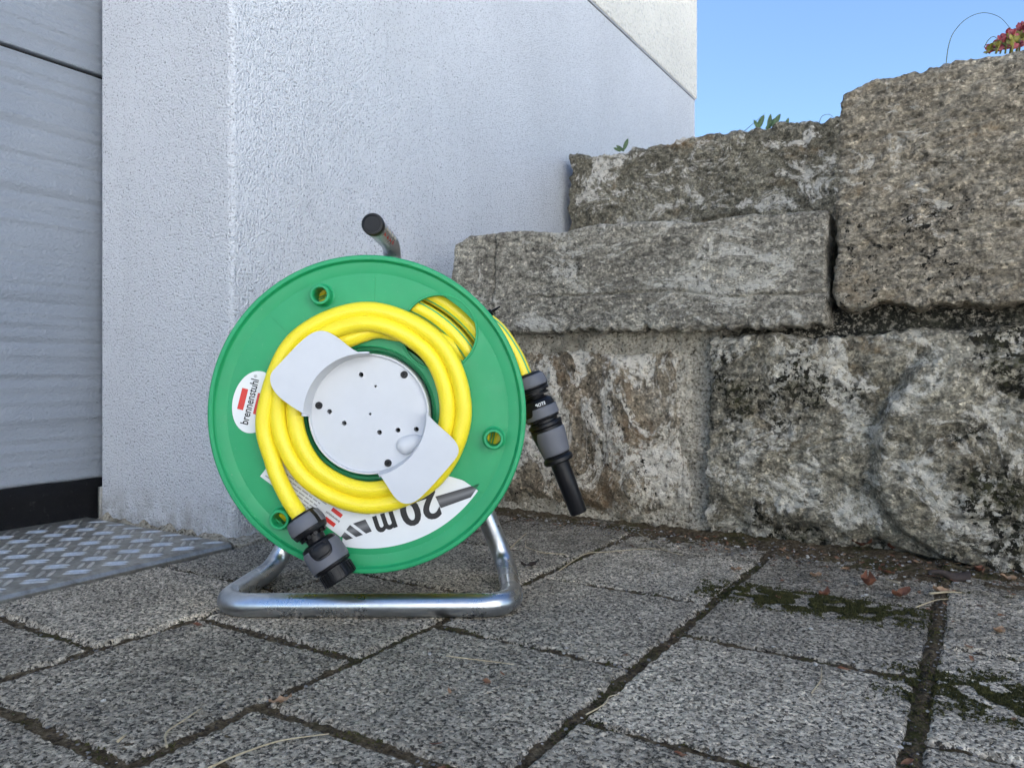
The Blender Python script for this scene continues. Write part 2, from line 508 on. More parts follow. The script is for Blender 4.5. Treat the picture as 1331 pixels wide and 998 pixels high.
def zinc_mat():
    t = NT("zinc_tube"); co = t.co()
    n = t.noise(co, 35, 6, .7); s = t.noise(t.co(scale=(.2, 1, 1)), 260, 4, .6)
    c = t.mix(t.rng(n, .35, .7), (.66, .68, .71), (.46, .48, .51))
    c = t.mix(t.rng(t.noise(co, 90, 5, .75), .62, .70, 0, .2), c, (.34, .35, .37))
    t.set(Base_Color=c, Metallic=1.0, Roughness=t.rng(n, .3, .7, .20, .40), Normal=t.bump(s, .00012, .6)); return t.m
M['zinc'] = zinc_mat()
def leafy(name, a, b, rough=.6):
    t = NT(name); co = t.co(); n = t.noise(co, 160, 5, .65)
    t.set(Base_Color=t.mix(t.rng(n, .3, .7), a, b), Roughness=rough, Normal=t.bump(n, .0012, .8)); return t.m
M['leaf_brown'] = leafy("dry_leaf", (.11, .035, .018), (.24, .10, .05), .75)
M['leaf_tan'] = leafy("dry_leaf_tan", (.26, .15, .08), (.42, .28, .17), .8)
M['leaf_dark'] = leafy("dry_leaf_dark", (.025, .017, .014), (.06, .042, .034), .8)
M['straw'] = leafy("straw", (.33, .26, .15), (.50, .42, .28), .7)
M['weed'] = leafy("weed_green", (.045, .085, .03), (.10, .15, .055), .5)
M['grass'] = leafy("grass_blade", (.07, .11, .045), (.13, .17, .08), .5)
M['moss'] = leafy("moss", (.026, .026, .007), (.080, .074, .016), 1.0)
M['sedum_red'] = leafy("sedum_red", (.20, .02, .035), (.36, .07, .08), .45)
M['sedum_green'] = leafy("sedum_green", (.20, .16, .03), (.27, .26, .05), .45)
M['grit'] = leafy("grit", (.10, .092, .085), (.27, .255, .235), .9)
M['gritw'] = leafy("grit_pale", (.32, .30, .27), (.58, .55, .50), .85)
M['crumb'] = leafy("soil_crumb", (.02, .015, .010), (.07, .05, .033), 1.0)
def ground_mat():
    t = NT("yard_ground"); co = t.co("World")
    c = t.mix(t.noise(co, 4, 6, .7), (.42, .41, .39), (.54, .525, .50))
    t.set(Base_Color=c, Roughness=.95, Normal=t.bump(t.noise(co, 120, 5, .7), .004)); return t.m
M['ground'] = ground_mat()

# ------------------------------------------------------------------ ground, soil in the joints, pavers
gx = 70.0
tag(obj("ground", [(-gx, -gx, -.06), (gx, -gx, -.06), (gx, gx, -.06), (-gx, gx, -.06)], [[0, 1, 2, 3]], M['ground'], smooth=False), kind="structure")

A_LINES = [-.853, -.6435, -.4385, -.237, -.038, .163, .364, .565, .766, .967]
PHASE = [.168, .068, .168, .065, .152, .065, .165, .065, .165]
JOINT_U = [.0, .006, .0064, .0068, .0092, .009, .008, .008, .008, .008]

def soil_height(u, v):
    p = np.stack([u, v, 0 * u], 1)
    h = -.0030 + .0020 * fbm(p * 55, 4, .6)
    near = sstep(.955, 1.075, v + .03 * perlin(p * 9) + .075 * sstep(-.45, .1, u) - .05)
    h += near * (.0065 + .0045 * fbm(p * 38 + 5, 4, .65))
    h += .003 * sstep(.008, .0, np.abs(u + .038)) * sstep(.45, .6, v)
    h = np.where(u < -.853, -.012 + .0 * u, h)
    return h
uu = np.arange(-.885, .62, .0035); vv = np.arange(-.5, 1.135, .0035)
U, V = np.meshgrid(uu, vv)
Hs = soil_height(U.ravel(), V.ravel())
SV = np.stack([U.ravel(), V.ravel(), Hs], 1); nx, ny = len(uu), len(vv)
ii = (np.arange(ny - 1)[:, None] * nx + np.arange(nx - 1)[None, :]).ravel()
SF = np.stack([ii, ii + 1, ii + 1 + nx, ii + nx], 1)
tag(obj("soil", SV, SF, M['soil'], sharp=0), kind="structure")

paving = empty("paving"); tag(paving, kind="structure")
def paver_mesh(seed, su, sv):
    n = 140; s = np.linspace(-.5, .5, n)
    X, Y = np.meshgrid(s, s); X = X.ravel(); Y = Y.ravel()
    e = np.minimum(.5 - np.abs(X), .5 - np.abs(Y))
    p = np.stack([X * su, Y * sv, 0 * X + seed * 3.7], 1)
    z = .0009 * fbm(p * 60, 3, .6) + .00075 * fbm(p * 270, 2, .7)
    z -= .0042 * sstep(.022, .0, e + .011 * fbm(p * 90 + 3, 2, .6)) 
    ed = sstep(.02, 0, e)
    x = p[:, 0] + ed * .0010 * fbm(p * 60 + 9, 3, .6); y = p[:, 1] + ed * .0010 * fbm(p * 60 + 21, 3, .6)
    V_ = np.stack([x, y, z], 1).tolist()
    i = (np.arange(n - 1)[:, None] * n + np.arange(n - 1)[None, :]).ravel()
    F_ = np.stack([i, i + 1, i + 1 + n, i + n], 1).tolist()
    ring = list(range(n)) + [k * n + n - 1 for k in range(1, n)] + [(n - 1) * n + k for k in range(n - 2, -1, -1)] + [k * n for k in range(n - 2, 0, -1)]
    b = len(V_)
    for r in ring: q = V_[r]; V_.append([q[0], q[1], -.03])
    m = len(ring)
    for k in range(m): F_.append([ring[(k + 1) % m], ring[k], b + k, b + (k + 1) % m])
    return mesh("paver", V_, F_, M['paver'], sharp=50)
PM = [paver_mesh(k, .1905, .1935) for k in range(6)]
cnt = 0
for s in range(len(A_LINES) - 1):
    a, b = A_LINES[s] + JOINT_U[s] / 2, A_LINES[s + 1] - JOINT_U[s + 1] / 2
    v0 = PHASE[s] - .8
    for k in range(10):
        lo = v0 + .2 * k; hi = lo + .2
        if hi < -.35 or lo > 1.09 or (a > .36 and hi < -.1): continue
        hi2 = min(hi, 1.13)
        o = bpy.data.objects.new("paver", PM[(cnt * 5 + s) % 6]); link(o, paving)
        jj = .0064
        o.location = ((a + b) / 2, (lo + hi2) / 2, random.uniform(-.0012, .0012))
        fl = 1 if cnt % 2 else -1
        o.rotation_euler = (random.uniform(-.004, .004), random.uniform(-.004, .004), random.uniform(-.006, .006) + (math.pi if fl < 0 else 0))
        o.scale = ((b - a) / .1905, (hi2 - lo - jj) / .1935, 1)
        cnt += 1

# ------------------------------------------------------------------ house with garage door
HX, RY, FY = -.887, .695, 2.69           # wall plane, reveal plane, far corner
house = empty("house", (HX, RY, 0))
tag(house, "white rendered house wall with its corner beside the grey garage door", "house")
def hb(name, x0, x1, y0, y1, z0, z1, mat, parent=None, bev=0):
    return box(name, x0 - HX, x1 - HX, y0 - RY, y1 - RY, z0, z1, mat, parent or house, bev)
pw = hb("plinth_wall", -1.206, HX, RY, FY, -.05, 1.2145, M['plaster'], None, .006)
pw["label"] = "lower wall in greyish white pitted render"
uw = hb("upper_wall", -1.202, HX + .006, RY - .006, FY + .004, 1.2185, 2.6, M['plaster_cream'], None, .004)
uw["label"] = "upper wall in cream coarse render"
hb("drip_rail", -1.20, HX + .003, RY - .003, FY - .003, 1.2135, 1.2195, M['inkgrey'])
hb("house_body", -7.0, -1.30, -1.5, FY - .01, -.05, 2.6, M['plaster_cream'])
hb("lintel", -1.30, -1.20, -1.5, RY - .01, 2.15, 2.6, M['plaster_cream'])
hb("door_jamb", -1.30, -1.20, -1.5, -1.2, -.05, 2.15, M['plaster'])
gd = empty("garage_door", (-1.226 - HX, 0, 0)); gd.parent = house
for k, (z0, z1) in enumerate([(.063, .7145), (.7205, 1.36), (1.366, 2.1)]):
    o = box("door_panel", -.04, 0, -1.89, .06, z0, z1, M['door'], gd, .0035)
box("door_core", -.045, -.012, -1.89, .055, .05, 2.1, M['hole'], gd)
# rubber seal: a soft bulging strip along the floor
prof = [(-.03, .064), (.004, .064), (.009, .055), (.011, .04), (.010, .022), (.015, .008), (.016, -.004), (-.03, -.004)]
Vs = []; Fs = []; m = len(prof); ns = 60
for k in range(ns + 1):
    y = -1.89 + 1.95 * k / ns
    for a, b in prof: Vs.append((a + .0006 * math.sin(k * 1.7), y, b + .0008 * math.sin(k * 2.3 + b * 90)))
for k in range(ns):
    for i in range(m): Fs.append([k * m + i, (k + 1) * m + i, (k + 1) * m + (i + 1) % m, k * m + (i + 1) % m])
sl_ = obj("rubber_seal", Vs, Fs, M['rubber'], gd)
# ragged cement fillet at the foot of the wall
def fillet_strip(p0, p1, n, seed, h0, wd, nrm):
    Vs = []; Fs = []
    for k in range(n + 1):
        t = k / n; x = p0[0] + (p1[0] - p0[0]) * t; y = p0[1] + (p1[1] - p0[1]) * t
        q = np.array([[x * 19, y * 19, seed], [x * 62, y * 62, seed + 5], [x * 24, y * 24, seed + 9]])
        f = perlin(q)
        hh = max(.001, h0 * (.75 + 1.7 * f[0] + .55 * f[1])); ww = max(.0015, wd * (1 + 1.1 * f[2]))
        for a, z in ((-.004, hh), (.0022 + .001 * f[1], hh * .92), (ww * .45, hh * .45), (ww, .0), (ww * 1.05, -.012)):
            Vs.append((x + nrm[0] * a, y + nrm[1] * a, z + .001 * f[1]))
    for k in range(n):
        for i in range(4): Fs.append([k * 5 + i, (k + 1) * 5 + i, (k + 1) * 5 + i + 1, k * 5 + i + 1])
    return Vs, Fs
fs = join([fillet_strip((-.318, -.0), (.004, -.0), 200, 3.0, .0085, .010, (0, -1)), fillet_strip((.0, -.006), (.0, .38), 200, 8.0, .008, .016, (1, 0))])
obj("mortar_fillet", fs[0], fs[1], M['mortar'], house, sharp=60)
# metal edge trim at the reveal's outer foot
box("edge_trim", -1.2085 - HX, -1.203 - HX, -.003, .02, .004, .052, M['alu_hi'], house, .0006)

# sunlit house added unseen on the right to bounce light into the shade
nh = empty("added_bounce_house", (4.4, -2.6, 0)); tag(nh, "white house added outside the frame to bounce sunlight into the shaded corner", "house")
box("wall", 0, 4, -7.0, 2.2, -.05, 4.8, M['plaster_plain'], nh)
box("roof", -.45, 4.4, -7.4, 2.6, 4.8, 4.98, M['ground'], nh)
for yy in (-3.6, -1.2, 1.4):
    wf = box("window", -.03, .02, yy, yy + 1.1, 1.0, 2.2, M['white'], nh)
    box("pane", -.036, -.028, yy + .08, yy + 1.02, 1.08, 2.12, M['black'], wf)

# ------------------------------------------------------------------ chequer plate threshold
plate = empty("threshold_plate", (-.853, .3, 0))
tag(plate, "scuffed aluminium chequer plate on the ground before the garage door", "metal plate")
PX0, PX1, PY0, PY1 = -1.212, -.861, -.45, .676
prof = [(PX0, .0055), (PX1 - .010, .0055), (PX1 - .004, .0042), (PX1, .0005), (PX1 + .0005, -.004), (PX0, -.004)]
Vs = []; m = len(prof); ns = 2; Fs = []
for k in range(ns + 1):
    y = PY0 + (PY1 - PY0) * k / ns
    for a, b in prof: Vs.append((a + .853, y - .3, b))
for k in range(ns):
    for i in range(m): Fs.append([k * m + i, (k + 1) * m + i, (k + 1) * m + (i + 1) % m, k * m + (i + 1) % m][::-1])
Fs.append(list(range(m))); Fs.append([ns * m + i for i in range(m)][::-1])
obj("sheet", Vs, Fs, M['alu'], plate, sharp=25)
def lens(Lh, wh, hh, n=10):
    rows = []
    for k in range(n + 1):
        t = -1 + 2 * k / n; s = max(.0, 1 - abs(t) ** 3.0) ** .5
        rows.append([(t * Lh, -wh * s, 0), (t * Lh, -wh * .45 * s, hh * s), (t * Lh, wh * .45 * s, hh * s), (t * Lh, wh * s, 0)])
    V_ = [p for r in rows for p in r]; F_ = []
    for k in range(n):
        for i in range(3): F_.append([k*4+i, (k+1)*4+i, (k+1)*4+i+1, k*4+i+1])
    return V_, F_
lv, lf = lens(.0150, .0027, .0018)
LM = mesh("tread_bar", lv, lf, M['alu_hi'], sharp=50)
pit = .0455; spots = []
for i in range(-1, 10):
    for j in range(-2, 26):
        for kind in (0, 1):
            cx = PX0 + .006 + pit * (i + .5 * kind); cy = PY1 - .010 - pit * (j + .5 * kind)
            # same-way pairs sit on a square lattice, crossed pairs at its centres
            for sgn in (-1, 1):
                ang = math.radians(47) if kind == 0 else math.radians(-43)
                x, y = cx - math.sin(ang) * .0052 * sgn, cy + math.cos(ang) * .0052 * sgn
                if x < PX0 + .012 or x > PX1 - .009 or y < PY0 + .014 or y > PY1 - .010: continue
                spots.append((y / -x, x, y, ang))
spots.sort(reverse=True)
rest = []
for k, (_, x, y, ang) in enumerate(spots):
    zt = .0053 if x < PX1 - .012 else .0042
    if k < 300:
        o = bpy.data.objects.new("tread_bar", LM); link(o, plate)
        o.location = (x + .853, y - .3, zt); o.rotation_euler = (0, 0, ang)
    else:
        c_, s_ = math.cos(ang), math.sin(ang)
        rest.append(([(x + .853 + c_ * p[0] - s_ * p[1], y - .3 + s_ * p[0] + c_ * p[1], zt + p[2]) for p in lv], lf))
if rest: tag(obj("far_tread_bars", *join(rest), M['alu_hi'], plate, sharp=50), kind="stuff")

# ------------------------------------------------------------------ stones
def stone(name, quad, yf, yb, res, mat, parent, seed, r=.012, amp=(.006, .004, .0016), stretch=(1, 1, 1), custom=None, label=None, bot=None, topf=None):
    """quad: (x,z) corners bottom-left, bottom-right, top-right, top-left of the face at y = yf"""
    (ax, az), (bx, bz), (cx, cz), (dx, dz) = quad
    L = max(abs(bx - ax), abs(cx - dx)); Hh = max(abs(dz - az), abs(cz - bz)); D = yb - yf
    nu, nz, nv = int(L / res) + 1, int(Hh / res) + 1, max(8, int(D / (res * 5)))
    def grid(n, m): return np.meshgrid(np.linspace(0, 1, n + 1), np.linspace(0, 1, m + 1))
    P = []; FF = []; base = 0
    def add(S, T, W, n, m, flip):
        nonlocal base
        P.append(np.stack([S.ravel(), T.ravel(), W.ravel()], 1))
        i = (np.arange(m)[:, None] * (n + 1) + np.arange(n)[None, :]).ravel() + base
        q = np.stack([i, i + 1, i + 2 + n, i + 1 + n], 1)
        FF.append(q[:, ::-1] if flip else q); base += (n + 1) * (m + 1)
    a, b = grid(nu, nz); add(a, b, 0 * a, nu, nz, False)
    a, b = grid(nu, nv); add(a, 0 * a + 1, b, nu, nv, False); add(a, 0 * a, b, nu, nv, True)
    a, b = grid(nv, nz); add(0 * a, b, a, nv, nz, True); add(0 * a + 1, b, a, nv, nz, False)
    P = np.concatenate(P); FF = np.concatenate(FF)
    _, idx, inv = np.unique(np.round(P, 5), axis=0, return_index=True, return_inverse=True)
    P = P[idx]; FF = inv.reshape(-1)[FF]
    s, t, wv = P[:, 0], P[:, 1], P[:, 2]
    X = (1-s)*(1-t)*ax + s*(1-t)*bx + s*t*cx + (1-s)*t*dx
    Z = (1-s)*(1-t)*az + s*(1-t)*bz + s*t*cz + (1-s)*t*dz
    Y = yf + wv * D
    lx, lz, ly = s * L, t * Hh, wv * D                                     # metric box coordinates
    q = np.stack([X, Y, Z], 1)
    rr = r * (1 + .7 * perlin(q * 14 + seed))
    loc = np.stack([lx, ly, lz], 1); mx = np.array([L, D + 10, Hh])
    inner = np.minimum(np.maximum(loc, rr[:, None]), np.maximum(mx - rr[:, None], rr[:, None]))
    d = loc - inner; ln = np.linalg.norm(d, axis=1); n = d / np.maximum(ln, 1e-9)[:, None]
    n[ln < 1e-9] = (0, -1, 0)
    flat = (np.abs(d) > 1e-9).sum(1) < 2
    newp = np.where(flat[:, None], loc, inner + n * rr[:, None])
    q = q + (newp - loc)
    sx = np.array(stretch)
    g = q * sx + seed * 1.37
    lowv = np.stack([perlin(g * 11 + 3), perlin(g * 11 + 13), perlin(g * 11 + 29)], 1)
    q = q + lowv * amp[0] * .45
    disp = amp[0] * fbm(g * 9, 3, .55) + amp[1] * (fbm(g * 28, 3, .6, True) - .4) + amp[2] * fbm(g * 110, 3, .65)
    q = q + n * disp[:, None]
    front = sstep(.5, .95, -n[:, 1])
    if custom is not None: q = custom(q, n, front)
    if bot is not None: q[:, 2] += bot(q[:, 0]) * (1 - t) ** 6
    if topf is not None: q[:, 2] += topf(q[:, 0]) * t ** 6
    q = q - np.array(parent.location)
    o = obj(name, q, FF, mat, parent, sharp=0)
    if label: o["label"] = label
    return o

wall = empty("stone_wall", (-.2, 1.1, 0))
tag(wall, "old natural stone retaining wall with mortar joints beside the paving", "stone wall")

# mortar bed behind and between the lower stones
def mort_custom(q, n, front):
    q[:, 1] += front * (.012 * sstep(.275, .30, q[:, 2]) * sstep(-.2, -.15, q[:, 0]) + .004 * sstep(.02, .0, np.abs(q[:, 0] + .352)))
    return q
stone("mortar", [(-.884, -.03), (.62, -.03), (.62, .322), (-.884, .322)], 1.107, 1.22, .0040, M['mortar'], wall, 2.2, .004, (.009, .004, .0020), (1, 1, 1), mort_custom)

def brown_custom(q, n, front):
    x, z = q[:, 0], q[:, 2]
    # pale proud rib down the right side, undercut foot
    q[:, 1] -= .012 * front * np.exp(-((x + .47 + .10 * (z - .15)) / .035) ** 2)
    q[:, 1] += .020 * front * sstep(.05, .0, z + .012 * perlin(q * 20))
    q[:, 1] += .006 * front * sstep(.22, .28, z)
    return q
stone("stone", [(-.882, -.02), (-.362, -.02), (-.392, .268), (-.882, .272)], 1.093, 1.2, .0027, M['st_brown'], wall, 5.1, .018,
      (.008, .0035, .0016), (1, 1, 1.1), brown_custom, "brown ochre lower stone with pale crust")

fis = [on_y(x, y, 1.07) for x, y in ((1225, 440), (1200, 462), (1168, 500), (1146, 525), (1133, 560), (1130, 600), (1136, 645), (1160, 685), (1210, 720), (1290, 745))]
fz = np.array([p[2] for p in fis])[::-1]; fx = np.array([p[0] for p in fis])[::-1]
def grey_custom(q, n, front):
    x, z = q[:, 0], q[:, 2]
    cx = np.interp(z, fz, fx) + .009 * perlin(np.stack([z * 26, 0 * z, 0 * z], 1)) + .004 * perlin(np.stack([z * 70, 0 * z, 0 * z], 1))
    d = x - cx
    fade = sstep(.275, .235, z)
    q[:, 1] -= front * fade * .019 * sstep(-.003, .016, d)
    q[:, 1] += front * fade * .008 * np.exp(-((d + .004) / .007) ** 2) * (1 + .8 * perlin(q * 25)) * sstep(.02, .08, z)
    # short clefts and a ledge near the foot on the right
    q[:, 1] += front * .02 * sstep(.045, .0, z + .02 * perlin(q * 12)) * sstep(-.02, -.06, d)
    yl = .055 + .12 * (x - .0) * -1
    q[:, 1] += front * .016 * np.exp(-((z - yl - .006 * perlin(q * 30)) / .007) ** 2) * sstep(.05, .1, d)
    # thin dipping cracks
    for (zx, zz, sl, ln, dp) in ((-.2, .135, .35, .05, .006), (-.17, .095, -.5, .05, .006), (.02, .205, .05, .12, .005)):
        ll = zz + sl * (x - zx) + .004 * perlin(q * 40)
        q[:, 1] += front * dp * np.exp(-((z - ll) / .0022) ** 2) * sstep(ln, ln * .7, np.abs(x - zx))
    return q
stone("stone", [(-.340, -.03), (.64, -.03), (.64, .285), (-.338, .284)], 1.083, 1.2, .0027, M['st_grey'], wall, 9.7, .010,
      (.007, .0045, .0024), (1, 1, 1.5), grey_custom, "wide grey lower stone with dark specks and a broken step in its face")

def slab_custom(q, n, front):
    x, z = q[:, 0], q[:, 2]
    c1 = -.697 + .05 * (z - .38) + .006 * perlin(np.stack([z * 35, 0 * z, 0 * z + 2], 1)) + .02 * sstep(.33, .30, z) * -1
    q[:, 1] += .008 * np.exp(-((x - c1) / .0016) ** 2) * sstep(.2, .9, -n[:, 1] + np.maximum(n[:, 2], 0))
    c2 = .355 - .03 * (x + .5) * .3 + .0035 * perlin(np.stack([x * 40, 0 * x, 0 * x + 6], 1)) - .012 * sstep(-.40, -.30, x)
    q[:, 1] += .006 * front * np.exp(-((z - c2) / .0016) ** 2) * sstep(-.66, -.60, x)
    return q
stone("stone", [(-.80, .302), (-.177, .297), (-.176, .447), (-.776, .468)], 1.068, 1.5, .0022, M['st_slab'], wall, 3.4, .0055,
      (.0032, .0014, .0013), (1, 1, 1.6), slab_custom, "long pale grey slab with a vertical crack near its end",
      lambda x: .006 * perlin(np.stack([x * 55, 0 * x, 0 * x], 1)) + .004 * perlin(np.stack([x * 120, 0 * x, 0 * x + 4], 1)),
      lambda x: .006 * perlin(np.stack([x * 13, 0 * x, 0 * x + 8], 1)) - .016 * sstep(-.735, -.79, x))

def block_custom(q, n, front):
    return q
stone("stone", [(-.166, .322), (.64, .300), (.64, .612), (-.158, .607)], 1.070, 1.5, .0026, M['st_block'], wall, 7.9, .006,
      (.0035, .0036, .0022), (1, 1, 1.9), block_custom, "big brownish grey block at the wall's top",
      lambda x: .014 * perlin(np.stack([x * 16, 0 * x, 0 * x + 1], 1)) + .006 * perlin(np.stack([x * 50, 0 * x, 0 * x], 1)),
      lambda x: .006 * perlin(np.stack([x * 20, 0 * x, 0 * x + 3], 1)) - .010 * sstep(-.10, -.16, x))

upper = empty("terrace_stone", (-.5, 1.7, .4))
tag(upper, "dark grey terrace stone with white veins set back against the white house wall", "stone")
UY = 1.66
stone("boulder", [(-.868, .38), (-.05, .38), (-.05, .745), (-.858, .762)], UY, 2.05, .0032, M['st_upper'], upper, 4.6, .008,
      (.006, .0055, .0024), (1, 1, 1.2), None, None, None,
      lambda x: .012 * perlin(np.stack([x * 12, 0 * x, 0 * x + 5], 1)) + .007 * perlin(np.stack([x * 34, 0 * x, 0 * x], 1)) - .012 * np.exp(-((x + .72) / .06) ** 2))
# earth held by the walls
tag(box("terrace_earth", -.884, 1.4, 1.5, 1.9, -.1, .42, M['soil']), kind="structure")
tag(box("terrace_bank", -.884, 1.4, 2.05, 3.4, -.1, .70, M['soil']), kind="structure")

# ------------------------------------------------------------------ hose reel
RC, RZ = -.136, .76                                   # camera-side x and depth of the reel's base
base = (RC * CY - RZ * SY, RC * SY + RZ * CY, 0)
def L3(px, py, z):                                    # photo direction at depth z -> reel's own coordinates
    return Vector(((px - 665.5) / F * z - RC, z - RZ, CAM_H - (py - 484) / F * z))
ZD = .72; YD = ZD - RZ; ZC = .1958                    # front disc: face depth and axle height
def dk(a, b, w): return (a, YD - w, ZC + b)           # disc coordinates: right, up, towards the viewer
MD = Matrix(((1, 0, 0, 0), (0, 0, -1, YD), (0, 1, 0, ZC), (0, 0, 0, 1)))
def ab(px, py, z=ZD):
    p = L3(px, py, z); return (p.x, p.z - ZC)

reel = empty("hose_reel", base, YAW)
tag(reel, "green plastic hose reel with grey hub on a zinc tube stand", "hose reel")

# front disc
wc = ab(571, 432); bosses = [ab(420, 384.5), ab(642, 569), ab(368, 672)]
holes = [circ(0, 0, .0645, 72), circ(wc[0], wc[1], .0345, 56)] + [circ(a, b, .0066, 24) for a, b in bosses]
pv, pf = prism([circ(0, 0, .1325, 128)] + holes, dk, -.003, 0)
rim = lathe([(.1325, -.003), (.1325, 0), (.1375, .0012), (.1425, .0016), (.1437, .0028), (.1443, .0050), (.1452, .0058), (.1478, .0058), (.1489, .0050), (.1493, .0035), (.1493, -.0065), (.1470, -.0070), (.1460, -.003), (.1325, -.003)], MD, 160)
lipw = lathe([(.0345, -.003), (.0345, .0014), (.0350, .0018), (.0360, .0018), (.0366, .0012), (.0367, -.001)], Matrix.Translation((wc[0], 0, wc[1])) @ MD, 56)
well = lathe([(.0645, 0.0008), (.0640, .0012), (.0634, .0006), (.0632, -.010), (.0605, -.0102), (.0603, -.013), (.0596, -.0135), (.0590, -.020), (.012, -.020), (.0, -.020)], MD, 96)
dv, df = join([(pv, pf), rim, lipw, well])
fd = obj("front_disc", dv, df, M['green'], reel, sharp=28)
# moulded sector panels, each round one boss
def sector(a0, a1, r0, r1, n=26):
    o = [(r1 * math.cos(a0 + (a1 - a0) * k / n), r1 * math.sin(a0 + (a1 - a0) * k / n)) for k in range(n + 1)]
    return o + [(r0 * math.cos(a1 - (a1 - a0) * k / n), r0 * math.sin(a1 - (a1 - a0) * k / n)) for k in range(n + 1)]
for bx_, bz_ in bosses:
    c = math.atan2(bz_, bx_)
    v, f = prism([sector(c - math.radians(24), c + math.radians(24), .080, .1305), circ(bx_, bz_, .0066, 24)], dk, -.0002, .0007)
    o = obj("disc_panel", v, f, M['green'], fd, sharp=28); bevel(o, .0004, 1)
    bm_ = Matrix.Translation((bx_, 0, bz_)) @ MD
    v, f = lathe([(.0066, -.002), (.0064, .0125), (.0070, .0135), (.0086, .0135), (.0093, .0128), (.0097, .002), (.0108, .0009), (.0115, .0006)], bm_, 32)
    v2, f2 = lathe([(.0066, -.012), (.0066, -.002)], bm_, 24)
    v, f = join([(v, f), (v2, [q[::-1] for q in f2])])
    obj("boss", v, f, M['green'], fd, sharp=40)

# drum, back disc, axle
v, f = join([lathe([(.0645, -.0035), (.071, -.0035), (.071, -.115), (.060, -.115)], MD, 64)])
obj("drum", v, f, M['green'], reel, sharp=30)
v, f = lathe([(.0, -.116), (.135, -.116), (.1425, -.1145), (.1445, -.110), (.1487, -.110), (.1493, -.112), (.1493, -.122), (.146, -.123), (.135, -.119), (.0, -.119)], MD, 128)
obj("back_disc", v, f, M['green'], reel, sharp=30)
v, f = lathe([(.0, -.119), (.016, -.119), (.016, -.150), (.0, -.150)], MD, 32)
obj("axle", v, f, M['black'], reel, sharp=30)

# grey hub: tray with holes, two winding flaps
hub = empty("hub", (0, 0, 0)); hub.parent = reel
hz_ = .7145
scr = [ab(525, 487, hz_), ab(414, 527, hz_), ab(504, 602, hz_)]
hl = [ab(469, 487, hz_), ab(428, 535, hz_), ab(447, 550, hz_), ab(493, 562, hz_), ab(517, 559, hz_), ab(541, 558, hz_)]
hs = [ab(488, 502, hz_), ab(481, 538, hz_)]
hc = ab(479.5, 538, hz_)
def hk(a, b, w): return dk(a, b, w)
loops = [circ(hc[0], hc[1], .0540, 96)] + [circ(a, b, .0023, 20) for a, b in hl] + [circ(a, b, .0012, 14) for a, b in hs] + [circ(a, b, .0036, 24) for a, b in scr]
v, f = prism(loops, hk, -.009, .0045)
MH = Matrix.Translation((hc[0], 0, hc[1])) @ MD
trim = lathe([(.0538, .0044), (.0542, .0064), (.0546, .0072), (.0556, .0074), (.0563, .0070), (.0566, .0058), (.0566, -.020), (.0540, -.020)], MH, 96)
v, f = join([(v, f), trim])
tray = obj("hub_tray", v, f, M['grey'], hub, sharp=28)
obj("hub_back", *lathe([(.0, -.0075), (.0535, -.0075)], MH, 48), M['hole'], hub)
for a, b in scr:
    mm = Matrix.Translation((a, 0, b)) @ MD
    v, f = lathe([(.0036, .0020), (.0033, .0050), (.0027, .0058), (.0017, .0058), (.0015, .0048), (.0006, .0042), (0, .0042)], mm, 24)
    for k in range(3):
        an = k * math.pi / 3; c_, s_ = math.cos(an), math.sin(an)
        q = [mm @ Vector((c_ * x - s_ * y, s_ * x + c_ * y, z)) for x, y, z in ((-.0013, -.0002, .0056), (.0013, -.0002, .0056), (.0013, .0002, .0056), (-.0013, .0002, .0056))]
        nv = len(v); v += q; f.append([nv, nv + 1, nv + 2, nv + 3])
    obj("screw", v, f, M['screw'], hub, sharp=30)
for qx, qy in ((466, 525), (483, 572), (438, 588), (550, 545)):
    a, b = ab(qx, qy, hz_)
    obj("mould_mark", *lathe([(.0032, .0044), (.0032, .0048), (.0028, .0048), (.0028, .0044)], Matrix.Translation((a, 0, b)) @ MD, 24), M['grey'], hub, sharp=30)
TW = .0255; tz = ZD - TW
def flap(pts, a0, a1, nm):
    """outer corner points (px) and the arc of the tray's edge that it stands on"""
    n = 24; r = .0562
    arc = [(hc[0] + r * math.cos(a0 + (a1 - a0) * k / n), hc[1] + r * math.sin(a0 + (a1 - a0) * k / n)) for k in range(n + 1)]
    out = [ab(x, y, tz) for x, y in pts]
    ch = [arc[-1]] + out + [arc[0]]                    # open chain to smooth
    for _ in range(3):
        o = [ch[0]]
        for i in range(len(ch) - 1):
            a, b = ch[i], ch[i + 1]
            o.append((a[0]*.75+b[0]*.25, a[1]*.75+b[1]*.25)); o.append((a[0]*.25+b[0]*.75, a[1]*.25+b[1]*.75))
        o.append(ch[-1]); ch = o
    loop = arc + ch[1:-1]
    v, f = prism([loop], hk, TW - .0024, TW)
    o = obj(nm, v, f, M['grey'], hub, sharp=40); bevel(o, .0012, 3, 50)
    wl = lathe([(r - .0022, .003), (r - .0020, .012), (r - .0006, TW - .003), (r + .0002, TW - .0006), (r + .0016, TW - .0012), (r + .0016, .003)], MH, 30, a0, a1)
    obj("flap_wall", *wl, M['grey'], hub, sharp=45)
    return o
flap([(404, 541), (392, 537), (356, 512), (349, 488), (362, 474), (398, 436), (418, 428), (436, 436), (462, 458)], math.radians(86), math.radians(181), "winding_flap")
flap([(490, 612), (500, 626), (516, 652), (534, 656), (552, 642), (586, 604), (598, 588), (592, 572), (566, 550)][::-1], math.radians(-77), math.radians(2), "winding_flap")
